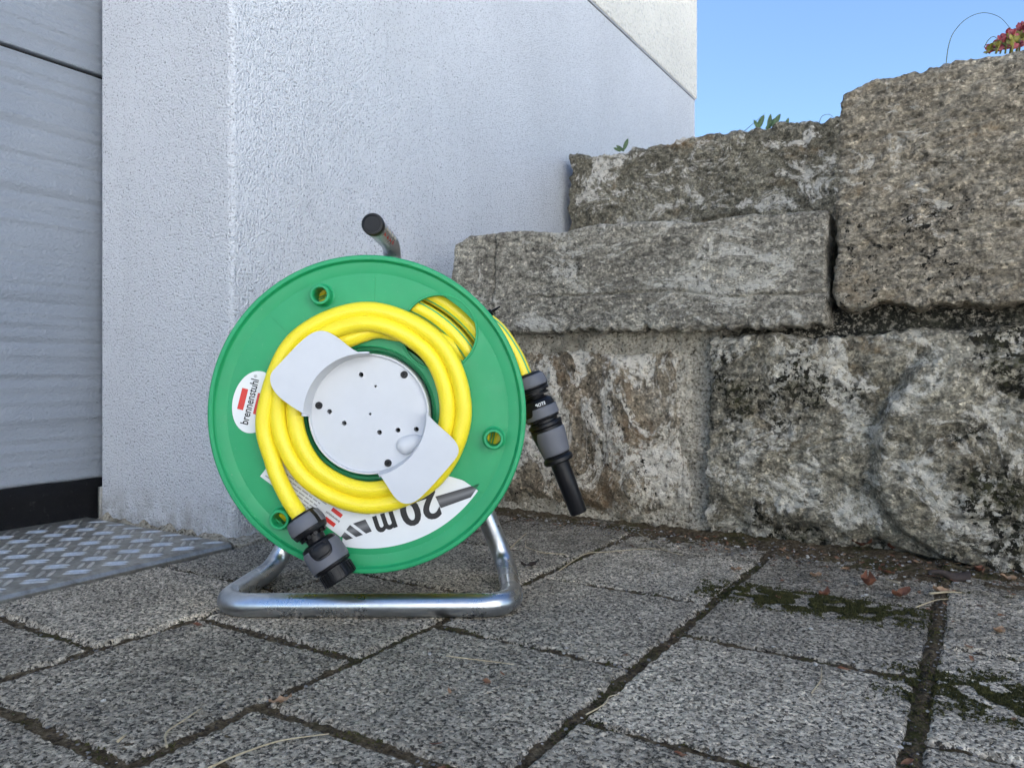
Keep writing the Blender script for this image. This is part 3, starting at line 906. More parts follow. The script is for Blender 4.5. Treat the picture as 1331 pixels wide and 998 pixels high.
# raised thumb pocket beside the lower flap
v = []; f = []; n1, n2 = 20, 10
pa, pb = ab(527, 579, hz_), ab(548, 571, hz_)
ax_ = Vector((pb[0] - pa[0], pb[1] - pa[1])).normalized()
for j in range(n2 + 1):
    ph = math.pi / 2 * j / n2
    for k in range(n1):
        th = 2 * math.pi * k / n1
        lx_, ly_ = math.cos(th) * math.cos(ph) * .0088, math.sin(th) * math.cos(ph) * .0088
        if lx_ > 0: lx_ *= 2.1
        v.append(dk(pa[0] + ax_.x * lx_ - ax_.y * ly_, pa[1] + ax_.y * lx_ + ax_.x * ly_, .0040 + .0085 * math.sin(ph)))
for j in range(n2):
    for k in range(n1): f.append([j*n1+k, j*n1+(k+1)%n1, (j+1)*n1+(k+1)%n1, (j+1)*n1+k])
obj("thumb_pocket", v, f, M['grey'], hub)

# stand of bent tube, handle
stand = empty("stand", (0, 0, 0)); stand.parent = reel
TR = .0112
pth = fillet([(-.012, .105, .305), (-.136, .124, TR), (-.147, -.024, TR), (.137, -.024, TR), (.130, .124, TR), (.012, .105, .305)], .034, 10)
v, f, u = tube(pth, TR, 28); obj("base_tube", v, f, M['zinc'], stand, uvs=u, sharp=60)
pth = fillet([(0, .109, .16), (0, .109, .3795), (0, -.012, .3795)], .024, 10)
HR = .0100
v, f, u = tube(pth, HR, 28); obj("handle_tube", v, f, M['zinc'], stand, uvs=u, sharp=60)
mh = Matrix(((1, 0, 0, 0), (0, 0, -1, -.012), (0, 1, 0, .3795), (0, 0, 0, 1)))
v, f = lathe([(.0101, -.006), (.0108, -.006), (.0110, -.003), (.0109, .003), (.0102, .0042), (.0086, .0044), (.0082, .0036), (.0, .0036)], mh, 40)
obj("handle_cap", v, f, M['black'], stand, sharp=40)
# printed marks round the handle: red arrows and pale boxes
def patch(y0, y1, a0, a1, tri, mat):
    V_ = []; F_ = []; n = 4; r = HR + .00025
    for k in range(n + 1):
        a = a0 + (a1 - a0) * k / n; e = (k / n) if tri else 1.0
        for y in (y0, y0 + (y1 - y0) * e): V_.append((r * math.cos(a), y, .3795 + r * math.sin(a)))
    for k in range(n): F_.append([2*k, 2*k+1, 2*k+3, 2*k+2])
    obj("handle_print", V_, F_, mat, stand, sharp=0)
for k in range(4):
    y = .006 + k * .0165
    patch(y, y + .010, math.radians(22), math.radians(42), True, M['red'])
    patch(y + .001, y + .012, math.radians(-8), math.radians(10), False, M['tan'])
    patch(y, y + .010, math.radians(-22), math.radians(-42), True, M['red'])

# ------------------------------------------------------------------ printed labels on the disc
def text_mesh(s, size, weight=0.0):
    c = bpy.data.curves.new("txt", 'FONT'); c.body = s; c.size = size; c.offset = weight
    c.align_x = 'CENTER'; c.align_y = 'CENTER'; c.resolution_u = 4; c.fill_mode = 'FRONT'
    o = bpy.data.objects.new("txt", c); COL.objects.link(o)
    bpy.context.view_layer.update()
    me = o.evaluated_get(bpy.context.evaluated_depsgraph_get()).to_mesh()
    V_ = [(q.co.x, q.co.y) for q in me.vertices]; F_ = [list(p.vertices) for p in me.polygons]
    o.to_mesh_clear(); bpy.data.objects.remove(o); bpy.data.curves.remove(c)
    return V_, F_
def lay(name, V_, F_, mat, parent, c, rot, w, sx=1, sy=1):
    cr, sr = math.cos(rot), math.sin(rot)
    vv_ = [dk(c[0] + cr * x * sx - sr * y * sy, c[1] + sr * x * sx + cr * y * sy, w) for x, y in V_]
    return obj(name, vv_, F_, mat, parent, smooth=False)
def rect(x0, x1, y0, y1): return [(x0, y0), (x1, y0), (x1, y1), (x0, y1)], [[0, 1, 2, 3]]
PXM = ZD / F
# oval maker's label on the left
lc = ab(331, 522.5); lr = math.radians(76)
v, f = prism([circ(lc[0], lc[1], 41 * PXM, 56, 28 * PXM, lr)], dk, -.0001, .0010)
lab = obj("maker_label", v, f, M['white'], fd, sharp=30); lab["label"] = "white oval sticker with red bar"
tv, tf = text_mesh("brennenstuhl", .0098, .00016)
xs = [p[0] for p in tv]; k_ = 60 * PXM / (max(xs) - min(xs))
lay("label_lettering", tv, tf, M['ink'], lab, ab(325.5, 522), lr, .0013, k_, k_ * 1.28)
tv, tf = text_mesh("®", .0040); lay("label_mark", tv, tf, M['ink'], lab, ab(333, 489), lr, .0013)
v, f = rect(-14 * PXM, 14 * PXM, -4 * PXM, 4 * PXM); lay("red_bar", v, f, M['red'], lab, ab(316, 518.5), lr, .0013)
v, f = rect(-14 * PXM, 14 * PXM, -4 * PXM, 4 * PXM); lay("red_bar", v, f, M['red'], lab, ab(336.5, 525), lr, .0013)
# length label "20m", upside down at the bottom
a0, a1 = math.radians(-33.5), math.radians(-101); RO = 174.5 * PXM
loop = [(RO * math.cos(a0 + (a1 - a0) * k / 40), RO * math.sin(a0 + (a1 - a0) * k / 40)) for k in range(41)]
p0, p1 = loop[-1], loop[0]
inn = [(p0[0] + (p1[0] - p0[0]) * t, p0[1] + (p1[1] - p0[1]) * t) for t in ()]
loop = loop + [ab(446, 690), ab(470, 640), ab(560, 612), ab(600, 623.5)] + inn
v, f = prism([loop[::-1]], dk, -.0001, .0004)
lab2 = obj("length_label", v, f, M['white'], fd, sharp=30); lab2["label"] = "white curved sticker reading 20m upside down"
tr = math.radians(198)
def fit_text(st, wpx, hpx, weight, cpx):
    tv, tf = text_mesh(st, .04, weight)
    xs = [p[0] for p in tv]; ys = [p[1] for p in tv]; mx_, my_ = (max(xs) + min(xs)) / 2, (max(ys) + min(ys)) / 2
    kx, ky = wpx * PXM / (max(xs) - min(xs)), hpx * PXM / (max(ys) - min(ys))
    lay("label_lettering", [((x - mx_) * kx, (y - my_) * ky) for x, y in tv], tf, M['ink'], lab2, ab(*cpx), tr, .0007)
fit_text("20", 52, 36, .0012, (546, 661.5))
fit_text("m", 28, 23, .0012, (500.5, 678))
def barq(px):
    V_ = [dk(*ab(x, y), .0007) for x, y in px]
    me = mesh("printed_bar", V_, [[0, 1, 2, 3]], M['bar'], smooth=False, uvs=[(0, 0), (1, 0), (1, 1), (0, 1)])
    o = bpy.data.objects.new("printed_bar", me); link(o, lab2)
barq([(573, 660), (612, 646), (624, 628), (566, 645)])
barq([(476, 693), (483.5, 690), (475, 674.5), (459, 680)])
barq([(463, 697.5), (472, 694.5), (455.5, 682), (446, 685)])
barq([(450, 701.5), (459, 699), (442, 686.5), (434, 690)])
# small text label, upside down at lower left
c = ab(400, 645); lr2 = math.radians(-37)
v, f = prism([[(c[0] + math.cos(lr2) * x - math.sin(lr2) * y, c[1] + math.sin(lr2) * x + math.cos(lr2) * y) for x, y in ((-65*PXM, -16*PXM), (66*PXM, -16*PXM), (66*PXM, 22*PXM), (-65*PXM, 22*PXM))]], dk, -.0001, .0009)
lab3 = obj("text_label", v, f, M['white'], fd, sharp=30); lab3["label"] = "white strip sticker with tiny print"
def l3(x, y): return (c[0] + math.cos(lr2) * x * PXM - math.sin(lr2) * y * PXM, c[1] + math.sin(lr2) * x * PXM + math.cos(lr2) * y * PXM)
tv, tf = text_mesh("brennenstuhl", .0030, .00004)
lay("label_lettering", tv, tf, M['ink'], lab3, l3(42, -1), lr2 + math.pi, .0012, 1, 1.1)
for dy in (6.5, -8.5):
    v, f = rect(-8 * PXM, 8 * PXM, -2.6 * PXM, 2.6 * PXM); lay("red_bar", v, f, M['red'], lab3, l3(43, dy), lr2, .0012)
pv_ = []; pf_ = []
for row, yy in enumerate((-11, -6.5, -2, 2.5, 7)):
    x = -60.0
    while x < 18:
        wd = random.uniform(3, 11); q = [dk(*l3(a, b), .0012) for a, b in ((x, yy - .8), (x + wd, yy - .8), (x + wd, yy + .8), (x, yy + .8))]
        n = len(pv_); pv_ += q; pf_.append([n, n + 1, n + 2, n + 3]); x += wd + 1.6
obj("tiny_print", pv_, pf_, M['inkgrey'], lab3, smooth=False)

# ------------------------------------------------------------------ the hose
hose = empty("garden_hose", base, YAW)
tag(hose, "yellow garden hose with green stripes wound on the green reel", "garden hose")
HOSE_R = .0078
tab = [(22, 150, -26), (40, 139, -13), (55, 122, -1), (70, 112, 5), (90, 106, 7), (135, 99, 8), (180, 95, 8), (225, 96, 8), (270, 98.5, 8), (315, 101, 8),
       (360, 104, 9), (405, 111, 13), (450, 118, 16), (495, 118, 12), (540, 117, 9), (585, 116, 9), (630, 119, 9), (675, 121.5, 9), (720, 124.5, 10),
       (765, 131, 13), (810, 135, 13), (855, 135, 10), (900, 134, 9), (927, 138, 9), (944, 148, 11), (957, 160, 16), (961, 168, 18)]
pts = []
for a, r_, wmm in tab:
    z = ZD - wmm / 1000
    pts.append(L3(478 + r_ * math.cos(math.radians(a)), 538 - r_ * math.sin(math.radians(a)), z))
cp = catmull(pts, 12)
v, f, u = tube(cp, HOSE_R, 24, up=(0, 1, 0)); obj("front_coil", v, f, M['hose'], hose, uvs=u, sharp=0)
# windings on the drum
parts = []
for li, rr in enumerate((.0800, .0960, .1115, .1270)):
    for k in range(6):
        y = .0125 + k * .0166 + (.004 if li % 2 else 0)
        if y > .106: continue
        ph = random.uniform(0, 6.28)
        ring = [dk((rr + .0012 * math.sin(3 * a + ph)) * math.cos(a), (rr + .0012 * math.sin(3 * a + ph)) * math.sin(a), -(y + .0015 * math.sin(a + ph)))
                for a in [2 * math.pi * q / 96 for q in range(96)]]
        parts.append(tube(ring, HOSE_R, 18, closed=True, up=(0, -1, 0)))
v, f, u = joinuv(parts); obj("drum_winding", v, f, M['hose_striped'], hose, uvs=u, sharp=0)
# free end coming off the drum on the right
zz = .778
pe = catmull([L3(560, 385, .785), L3(606, 402, .785), L3(644, 425, zz), L3(668, 458, zz), L3(681, 486, zz), L3(688, 505, zz)], 10)
v, f, u = tube(pe, HOSE_R, 20, up=(0, 1, 0)); obj("hose_end", v, f, M['hose_striped'], hose, uvs=u, sharp=0)

def axis_frame(p, q, depth_lean=0.0):
    """local z along p->q, local x towards the viewer"""
    zax = (q - p).normalized(); x = Vector((0, -1, 0)); x = (x - zax * x.dot(zax)).normalized(); y = zax.cross(x)
    m_ = Matrix((( x.x, y.x, zax.x, p.x), (x.y, y.y, zax.y, p.y), (x.z, y.z, zax.z, p.z), (0, 0, 0, 1)))
    return m_
def shell(Mx, rf, s0f, s1, a0, a1, th, n=40, m=14):
    """curved skin between s0f(angle) and s1 (number or function), rf(s) radius"""
    V_ = []; F_ = []
    for k in range(n + 1):
        a = a0 + (a1 - a0) * k / n; lo = s0f(a); hi = s1(a) if callable(s1) else s1
        for j in range(m + 1):
            s_ = lo + (hi - lo) * j / m; e = min(1, min(j, m - j) / 1.0, min(k, n - k) / 1.0)
            rr = rf(s_) + (th if e else -.0006); V_.append(Mx @ Vector((rr * math.cos(a), rr * math.sin(a), s_)))
    for k in range(n):
        for j in range(m): F_.append([k*(m+1)+j, (k+1)*(m+1)+j, (k+1)*(m+1)+j+1, k*(m+1)+j+1])
    return V_, F_
def piece(pr): return lambda s: float(np.interp(s, [p[1] for p in pr], [p[0] for p in pr]))

# connector at the front coil's end
zq = .7035; K = zq / F
Pa, Pb = L3(391, 669, zq), L3(443.5, 752.5, zq - .006)
MC = axis_frame(Pa, Pb)
con = empty("hose_connector", (0, 0, 0)); con.parent = hose
con["label"] = "grey and black quick connector at the hose's end"
S = lambda *q: [(r_ * K, s_ * K) for r_, s_ in q]
nutp = S((11, -1), (18, 0), (21.5, 4), (23.5, 12), (24, 22), (23, 25), (21.5, 28), (14, 29.5))
v, f = lathe(nutp, MC, 56); obj("nut", v, f, M['black'], con, sharp=35)
for c_ in (0, 2.1, -2.1):
    v, f = shell(MC, piece(nutp[1:6]), lambda a: 1.5 * K, 22.5 * K, c_ - .95, c_ + .95, .0007, 28, 8); obj("nut_grip", v, f, M['midgrey'], con, sharp=50)
v, f = lathe(S((14, 28), (13, 31), (12.5, 40), (15, 41)), MC, 40)
teeth = []
for k in range(12):
    a = 2 * math.pi * k / 12
    tq = [MC @ Vector((r_ * K * math.cos(a + d), r_ * K * math.sin(a + d), s_ * K)) for r_ in (12, 18.5) for d in (-.13, .13) for s_ in (28, 33)]
    teeth.append((tq, [[0,1,3,2],[4,6,7,5],[0,4,5,1],[2,3,7,6],[0,2,6,4],[1,5,7,3]]))
v, f = join([(v, f)] + teeth); obj("neck", v, f, M['black'], con, sharp=35)
bodp = S((12, 40), (19, 40.5), (23, 43), (25, 52), (25.5, 68), (25, 78), (24, 79.5), (20, 80))
v, f = lathe(bodp, MC, 64); obj("body", v, f, M['black'], con, sharp=35)
def ucut(a):
    d = abs(a + .22) / .62
    return (46 + (64 - 46) * (max(0, 1 - d ** 4) ** .5 if d < 1 else 0) + (0)) * K
v, f = shell(MC, piece(bodp[1:7]), ucut, 76 * K, -1.75, 1.75, .0008, 120, 14); obj("body_grip", v, f, M['midgrey'], con, sharp=50)
# release button inside the cut-out
def btn(a): return (46 + 0 * a) * K
v, f = shell(MC, piece(bodp[1:7]), lambda a: (53.5 - 9.5 * max(0, 1 - (abs(a + .22) / .50) ** 3) ** .5) * K, lambda a: (53.5 + 9 * max(0, 1 - (abs(a + .22) / .50) ** 3) ** .5) * K, -.72, .28, .0011, 40, 10)
obj("release_button", v, f, M['midgrey'] if False else M['black'], con, sharp=50)
dots = []
for i in range(3):
    for j in range(3):
        a = -.36 + i * .13; s_ = (55 + j * 2.4) * K; r_ = piece(bodp[1:7])(s_) + .0012
        q = [MC @ Vector((r_ * math.cos(a + da), r_ * math.sin(a + da), s_ + ds)) for da, ds in ((-.02, -.0004), (.02, -.0004), (.02, .0004), (-.02, .0004))]
        dots.append((q, [[0, 1, 2, 3]]))
obj("button_dots", *join(dots), M['hole'], con, smooth=False)
rp = S((19, 79), (21.6, 80.5), (21.8, 97), (20.5, 99), (15, 99), (14, 92), (0, 92))
v, f = lathe(rp, MC, 64)
ribs = []
for k in range(26):
    a = 2 * math.pi * k / 26; d = .045
    tq = [MC @ Vector((r_ * K * math.cos(a + dd), r_ * K * math.sin(a + dd), s_ * K)) for r_ in (20, 23) for dd in (-d, d) for s_ in (82, 97.5)]
    ribs.append((tq, [[0,1,3,2],[4,6,7,5],[0,4,5,1],[2,3,7,6],[0,2,6,4],[1,5,7,3]]))
v, f = join([(v, f)] + ribs); obj("ribbed_collar", v, f, M['black'], con, sharp=30)

# spray nozzle hanging at the right
K = zz / F
MN = axis_frame(L3(684, 487, zz), L3(752.5, 667, zz))
noz = empty("spray_nozzle", (0, 0, 0)); noz.parent = hose
noz["label"] = "grey and black spray nozzle hanging beside the reel"
S = lambda *q: [(r_ * K, s_ * K) for r_, s_ in q]
nutp = S((11, -1), (17, 0), (20, 3), (22, 12), (22.3, 19), (21, 21), (22, 22), (21.5, 25), (18, 25.5), (18, 27.5), (20, 28), (19.5, 30), (13, 30.5))
v, f = lathe(nutp, MN, 56); obj("nut", v, f, M['black'], noz, sharp=35)
for c_ in (-.35, 1.75, -2.4):
    v, f = shell(MN, piece(nutp[1:5]), lambda a: 1.5 * K, 18.5 * K, c_ - .92, c_ + .92, .0007, 28, 8); obj("nut_grip", v, f, M['midgrey'], noz, sharp=50)
copp = S((12, 29), (13, 33), (17, 34.5), (20, 37), (22, 44), (22.6, 60), (21.5, 62), (19, 62.5))
v, f = lathe(copp, MN, 56); obj("coupling", v, f, M['black'], noz, sharp=35)
def ucut2(a): 
    d = abs(a - .95) / .5
    return (45 + 9 * (max(0, 1 - d ** 4) ** .5 if d < 1 else 0)) * K
v, f = shell(MN, piece(copp[3:7]), ucut2, 59.5 * K, -1.8, 1.8, .0008, 90, 10); obj("coupling_grip", v, f, M['midgrey'], noz, sharp=50)
tv, tf = text_mesh("STOP", .0042, .00008)
tv = [MN @ Vector(((21.6 * K + .0009) * math.cos(x / (21.6 * K) - .15), (21.6 * K + .0009) * math.sin(x / (21.6 * K) - .15), 41.5 * K - y)) for x, y in tv]
obj("lettering", tv, tf, M['white'], noz, smooth=False)
v, f = lathe(S((17, 62), (18.5, 63), (18.5, 66), (22, 66.5), (22.8, 68), (22.6, 71), (20, 72.5)), MN, 56); obj("ring", v, f, M['black'], noz, sharp=35)
hp = S((19, 71), (21.6, 73), (21.4, 82), (19, 100), (17.4, 112), (16, 114))
v, f = lathe(hp, MN, 56); obj("nozzle_head", v, f, M['black'], noz, sharp=35)
v, f = shell(MN, piece(hp[1:5]), lambda a: (75.5 if a < .75 else 75.5 + 14 * min(1, (a - .75) / .3)) * K, 110.5 * K, -2.2, 1.15, .0008, 80, 14); obj("nozzle_grip", v, f, M['midgrey'], noz, sharp=50)
v, f = lathe(S((14, 112), (17.5, 112.5), (19.8, 115), (20, 119), (18.5, 121), (12.4, 121.5)), MN, 56); obj("lip", v, f, M['black'], noz, sharp=35)
v, f = lathe(S((12.4, 120), (12.2, 135), (11.4, 190), (10.6, 192), (9, 192), (8.6, 180), (0, 180)), MN, 56); obj("jet_tube", v, f, M['black'], noz, sharp=35)

# cable tie stub on the drum's right rim
tie = empty("cable_tie", base, YAW); tag(tie, "small black cable tie end poking out behind the green disc", "cable tie")
ta, tb = L3(630, 411, .765), L3(650, 398.5, .76)
v, f, u = tube([ta, ta.lerp(tb, .5), ta.lerp(tb, .8), tb], .0021, 8, rf=lambda t: 1.0 - .65 * t); obj("strap", v, f, M['black'], tie, sharp=40)
v, f = lathe([(0, -.003), (.0036, -.003), (.0038, .0022), (0, .003)], Matrix.Translation(ta.lerp(tb, .35)) @ Matrix.Rotation(math.radians(60), 4, 'Y'), 8); obj("buckle", v, f, M['black'], tie, sharp=30)

# ------------------------------------------------------------------ moss, grit, litter
rnd = random.Random(11)
def paver_top(u, v): return 0.0
def in_joint(u, v):
    for s in range(len(A_LINES) - 1):
        a, b = A_LINES[s], A_LINES[s + 1]
        if a <= u < b:
            if u - a < JOINT_U[s] / 2 + .001 or b - u < JOINT_U[s + 1] / 2 + .001: return True
            ph = (v - PHASE[s] + 4) % .2
            return ph < .0055 or ph > .1945
    return True
sh = lambda u, v: float(soil_height(np.array([u]), np.array([v]))[0])
def rock(cx, cy, cz, r, rnd, flat=.6):
    v = []; 
    ax = rnd.uniform(0, 6.28); sx, sy, sz = r * rnd.uniform(.7, 1.3), r * rnd.uniform(.6, 1.1), r * flat * rnd.uniform(.6, 1.2)
    for x, y, z in ((1,0,0),(-1,0,0),(0,1,0),(0,-1,0),(0,0,1),(0,0,-1),(.7,.6,.5),(-.6,.7,.45),(-.6,-.7,.5),(.7,-.6,.45)):
        k = rnd.uniform(.8, 1.15); X, Y = x * sx * k, y * sy * k
        v.append((cx + X * math.cos(ax) - Y * math.sin(ax), cy + X * math.sin(ax) + Y * math.cos(ax), cz + z * sz * k))
    f = [[4,6,7],[4,7,8],[4,8,9],[4,9,6],[6,0,2],[6,2,7],[7,2,1],[7,1,8],[8,1,3],[8,3,9],[9,3,0],[9,0,6],[5,2,0],[5,1,2],[5,3,1],[5,0,3]]
    return v, f
def scatter(n, fn):
    parts = []
    for _ in range(n):
        q = fn()
        if q: parts.append(rock(*q))
    return join(parts)
def joint_pt():
    for _ in range(400):
        u, v = rnd.uniform(-.85, .35), rnd.uniform(.2, 1.06)
        if in_joint(u, v): return u, v
def base_pt():
    u = rnd.uniform(-.85, .35)
    v = 1.075 - abs(rnd.gauss(0, .045 + .05 * max(0, min(1, (u + .45) / .5))))
    return u, v
def top_at(u, v): return max(sh(u, v), 0.0 if not in_joint(u, v) else -1)
def g1():
    u, v = joint_pt() if rnd.random() < .72 else base_pt(); r = rnd.choice((.0007, .001, .0012, .0016)); return (u, v, top_at(u, v) + r * .3, r, rnd)
def g2():
    t = rnd.random()
    if t < .12: u, v = joint_pt()
    elif t < .82: u, v = base_pt()
    else: u, v = rnd.uniform(-.85, .3), rnd.uniform(.22, 1.0)
    r = rnd.choice((.0008, .001, .0013, .0018, .0026) if t > .3 else (.0007, .001, .0014)); return (u, v, top_at(u, v) + r * .3, r, rnd)
v, f = scatter(4200, g1); tag(obj("soil_crumbs", v, f, M['crumb'], smooth=False), "dark soil crumbs lying in the paving joints", "soil", kind="stuff")
def g3():
    t = rnd.random(); u, v = (joint_pt() if t < .45 else base_pt()); r = rnd.choice((.0008, .0011, .0016, .0021)); return (u, v, top_at(u, v) + r * .3, r, rnd)
v, f = scatter(1500, g3); tag(obj("grit", v, f, M['grit'], smooth=False), "grey grit along the joints and the wall's foot", "grit", kind="stuff")
v, f = scatter(520, g2); tag(obj("pale_grit", v, f, M['gritw'], smooth=False), "pale stone chips strewn over the paving", "grit", kind="stuff")

# moss: many tiny tufts of leaflets
mv = []; mf = []
def tuft(u, v, z, s):
    n = len(mv)
    for k in range(3):
        a = rnd.uniform(0, 6.28); b = a + rnd.uniform(.5, 1.4); h = s * rnd.uniform(.7, 1.5)
        i = len(mv)
        mv.extend([(u + math.cos(a) * s, v + math.sin(a) * s, z), (u - math.cos(a) * s * .6, v - math.sin(a) * s * .6, z + h * .2), (u + math.cos(b) * s * .8, v + math.sin(b) * s * .8, z + h)])
        mf.append([i, i + 1, i + 2])
def patch_moss(px, py, ru, rv, rot, n, z=.0):
    cx, cy, _ = on_ground(px, py); k = 0
    while k < n:
        a, b = rnd.gauss(0, .5), rnd.gauss(0, .5)
        if abs(a) > 1.2 or abs(b) > 1.2: continue
        u = cx + a * ru * math.cos(rot) - b * rv * math.sin(rot); v = cy + a * ru * math.sin(rot) + b * rv * math.cos(rot)
        if perlin(np.array([[u * 60, v * 60, 2.0]]))[0] < -.12: k += 1; continue
        tuft(u, v, z + (0 if not in_joint(u, v) else -.003), rnd.uniform(.0007, .0017)); k += 1
patch_moss(1055, 783, .105, .040, .02, 12000)
patch_moss(1000, 776, .055, .018, .0, 1800)
patch_moss(1292, 905, .065, .048, .0, 7000)
patch_moss(1200, 895, .010, .045, .0, 2000, -.001)
patch_moss(1105, 702, .18, .045, -.03, 2600)
patch_moss(830, 947, .05, .006, .0, 900, -.003)
for _ in range(5200):
    u, v = joint_pt()
    if u < -.5 and rnd.random() < .8: continue
    if perlin(np.array([[u * 16, v * 16, 7.0]]))[0] < .02: continue
    tuft(u, v, sh(u, v) + .0006, rnd.uniform(.0007, .0017))
tag(obj("moss", mv, mf, M['moss'], smooth=False), "low olive green moss on the joints and paver edges", "moss", kind="stuff")

lb_v = []; lb_f = []
for _ in range(520):
    u, v_ = base_pt() if rnd.random() < .8 else (rnd.uniform(-.8, .3), rnd.uniform(.3, 1.05))
    if u < -.35 and rnd.random() < .75: continue
    z = top_at(u, v_) + .0012; a = rnd.uniform(0, 6.28); ln = rnd.uniform(.0015, .0058); wd = ln * rnd.uniform(.25, .6); i = len(lb_v)
    for x, y, dz in ((-1, 0, rnd.uniform(0, .3)), (-.3, -1, .1), (.5, -.8, .35), (1, 0, rnd.uniform(0, .6)), (.4, .9, .3), (-.4, .8, .05)):
        X, Y = x * ln, y * wd
        lb_v.append((u + X * math.cos(a) - Y * math.sin(a), v_ + X * math.sin(a) + Y * math.cos(a), z + dz * ln))
    lb_f.append([i, i + 1, i + 2, i + 3, i + 4, i + 5])
def litter_mat():
    t = NT("leaf_litter"); n = t.noise(t.co("World"), 90, 2, .5)
    t.set(Base_Color=t.ramp(n, [(.3, (.05, .02, .012)), (.45, (.17, .065, .03)), (.6, (.30, .17, .09)), (.75, (.45, .33, .2))]), Roughness=.8); return t.m
tag(obj("leaf_litter", lb_v, lb_f, litter_mat(), smooth=False), "broken bits of dry brown leaves along the wall's foot", "leaf litter", kind="stuff")
def leaf_mesh(ln, wd, curl, mat, seed, n=10):
    r2 = random.Random(seed); V_ = []; F_ = []
    for i in range(n + 1):
        t = i / n; w_ = wd * (math.sin(math.pi * min(1, t * .94 + .03)) ** .8) * (1 + .18 * math.sin(t * 19 + seed))
        for j in range(5):
            s_ = (j - 2) / 2
            x = (t - .5) * ln; y = s_ * w_ * .5
            z = curl * ln * ((t - .5) ** 2 * 1.6 + (s_ ** 2) * .30 * wd / ln * 2) + .0012 * math.sin(t * 11 + s_ * 3 + seed) + .001
            V_.append((x, y, z + r2.uniform(-.0003, .0003)))
    for i in range(n):
        for j in range(4): F_.append([i*5+j, (i+1)*5+j, (i+1)*5+j+1, i*5+j+1])
    return mesh("dry_leaf", V_, F_, mat, sharp=0)
LEAVES = [  # px, py, length, width, curl, material, turn, label
    (1073, 768, .015, .011, .55, 'leaf_brown', .4, "small curled red brown leaf on the moss patch"),
    (1128, 757, .019, .015, .75, 'leaf_brown', 1.2, "round curled brown leaf lying left of the dark rolled leaf"),
    (1060, 746, .014, .009, .35, 'leaf_tan', .1, "small light brown leaf beside the wall's left litter"),
    (1172, 771, .022, .012, .5, 'leaf_brown', .2, "rust brown leaf at the far edge of the mossy paver"),
    (1222, 765, .020, .010, .3, 'leaf_tan', .15, "flat tan leaf beside the pale straw stub"),
    (1152, 741, .019, .008, .25, 'leaf_brown', -.1, "thin red brown leaf close to the wall"),
    (1160, 716, .030, .018, .8, 'leaf_brown', .7, "large reddish leaf leaning against the stone wall's foot"),
    (1120, 712, .024, .016, .5, 'leaf_brown', -.3, "dull red leaf against the wall left of the large one"),
    (1298, 817, .016, .008, .3, 'leaf_tan', .5, "small orange brown leaf on the rightmost paver"),
    (957, 738, .013, .008, .3, 'leaf_tan', 0, "small pinkish brown leaf on the long joint"),
    (673, 660, .013, .011, .7, 'leaf_brown', .2, "small russet leaf by the wall behind the reel"),
    (690, 733, .022, .008, .5, 'leaf_dark', .1, "dark shrivelled leaf right of the reel's stand"),
    (365, 907, .016, .006, .3, 'leaf_tan', .35, "tan leaf scrap on a joint in the foreground"),
    (73, 760, .010, .006, .6, 'leaf_tan', 1.1, "orange leaf scrap standing on the chequer plate's edge"),
    (1271, 740, .018, .010, .4, 'leaf_brown', .6, "brown leaf near the wall right of the dark rolled leaf"),
    (1310, 752, .016, .009, .4, 'leaf_tan', -.4, "tan leaf by the wall at the picture's right edge"),
]
for k, (px, py, ln, wd, cu, mt, tn, lb) in enumerate(LEAVES):
    p = on_ground(px, py, .004)
    o = bpy.data.objects.new("dry_leaf", leaf_mesh(ln, wd, cu, M[mt], k)); link(o)
    o.location = (p[0], p[1], top_at(p[0], p[1]) + .0012); o.rotation_euler = (rnd.uniform(-.25, .25), rnd.uniform(-.3, .3), YAW + tn)
    tag(o, lb, "leaf", "dry leaves on the paving")
# dark rolled leaf
p = on_ground(1232, 748, .006); V_ = []; F_ = []
for i in range(15):
    t = i / 14
    for j in range(17):
        a = 2 * math.pi * 1.35 * j / 16; r_ = (.0015 + .0058 * t ** .8) * (1 - .35 * j / 16) * (1 + .12 * math.sin(9 * t + a * 2))
        V_.append(((t - .5) * .042, r_ * math.cos(a), r_ * math.sin(a) + .005 + .002 * math.sin(t * 7)))
for i in range(14):
    for j in range(16): F_.append([i*17+j, (i+1)*17+j, (i+1)*17+j+1, i*17+j+1])
o = obj("rolled_leaf", V_, F_, M['leaf_dark'], sharp=0); o.location = (p[0], p[1], top_at(p[0], p[1])); o.rotation_euler = (0, .1, YAW - .15)
tag(o, "dark rolled up dead leaf lying at the stone wall's foot", "leaf")
# straws
STRAWS = [([(727, 741), (760, 720), (790, 717), (850, 713), (886, 721)], .0007, "long bent straw lying across the joint right of the reel"),
          ([(663, 712), (684, 691), (683, 711), (705, 718), (735, 720)], .0008, "kinked straw standing beside the reel's stand"),
          ([(830, 693), (845, 702), (868, 716), (888, 721)], .0007, "short curved straw crossing the long bent one"),
          ([(1208, 771), (1235, 769), (1250, 770)], .0013, "pale thick straw stub before the dark rolled leaf"),
          ([(1190, 789), (1215, 780), (1232, 778)], .0008, "thin straw beside the wide mossy joint"),
          ([(1152, 752), (1170, 758)], .0010, "short pale straw behind the mossy paver"),
          ([(270, 998), (310, 980), (365, 962), (428, 953)], .0008, "long pale grass stalk at the front edge"),
          ([(217, 970), (216, 952), (238, 936), (262, 920)], .0008, "forked dry stalk on the large front paver"),
          ([(153, 963), (166, 952)], .0010, "short tan stalk scrap left of the forked one"),
          ([(580, 852), (620, 857), (668, 863)], .0006, "thin straw on the paver before the stand"),
          ([(762, 928), (785, 915), (792, 905), (805, 902)], .0006, "curly straw over the wide joint in the foreground"),
          ([(1055, 900), (1067, 882), (1068, 866)], .0006, "fine curved straw on the front right paver")]
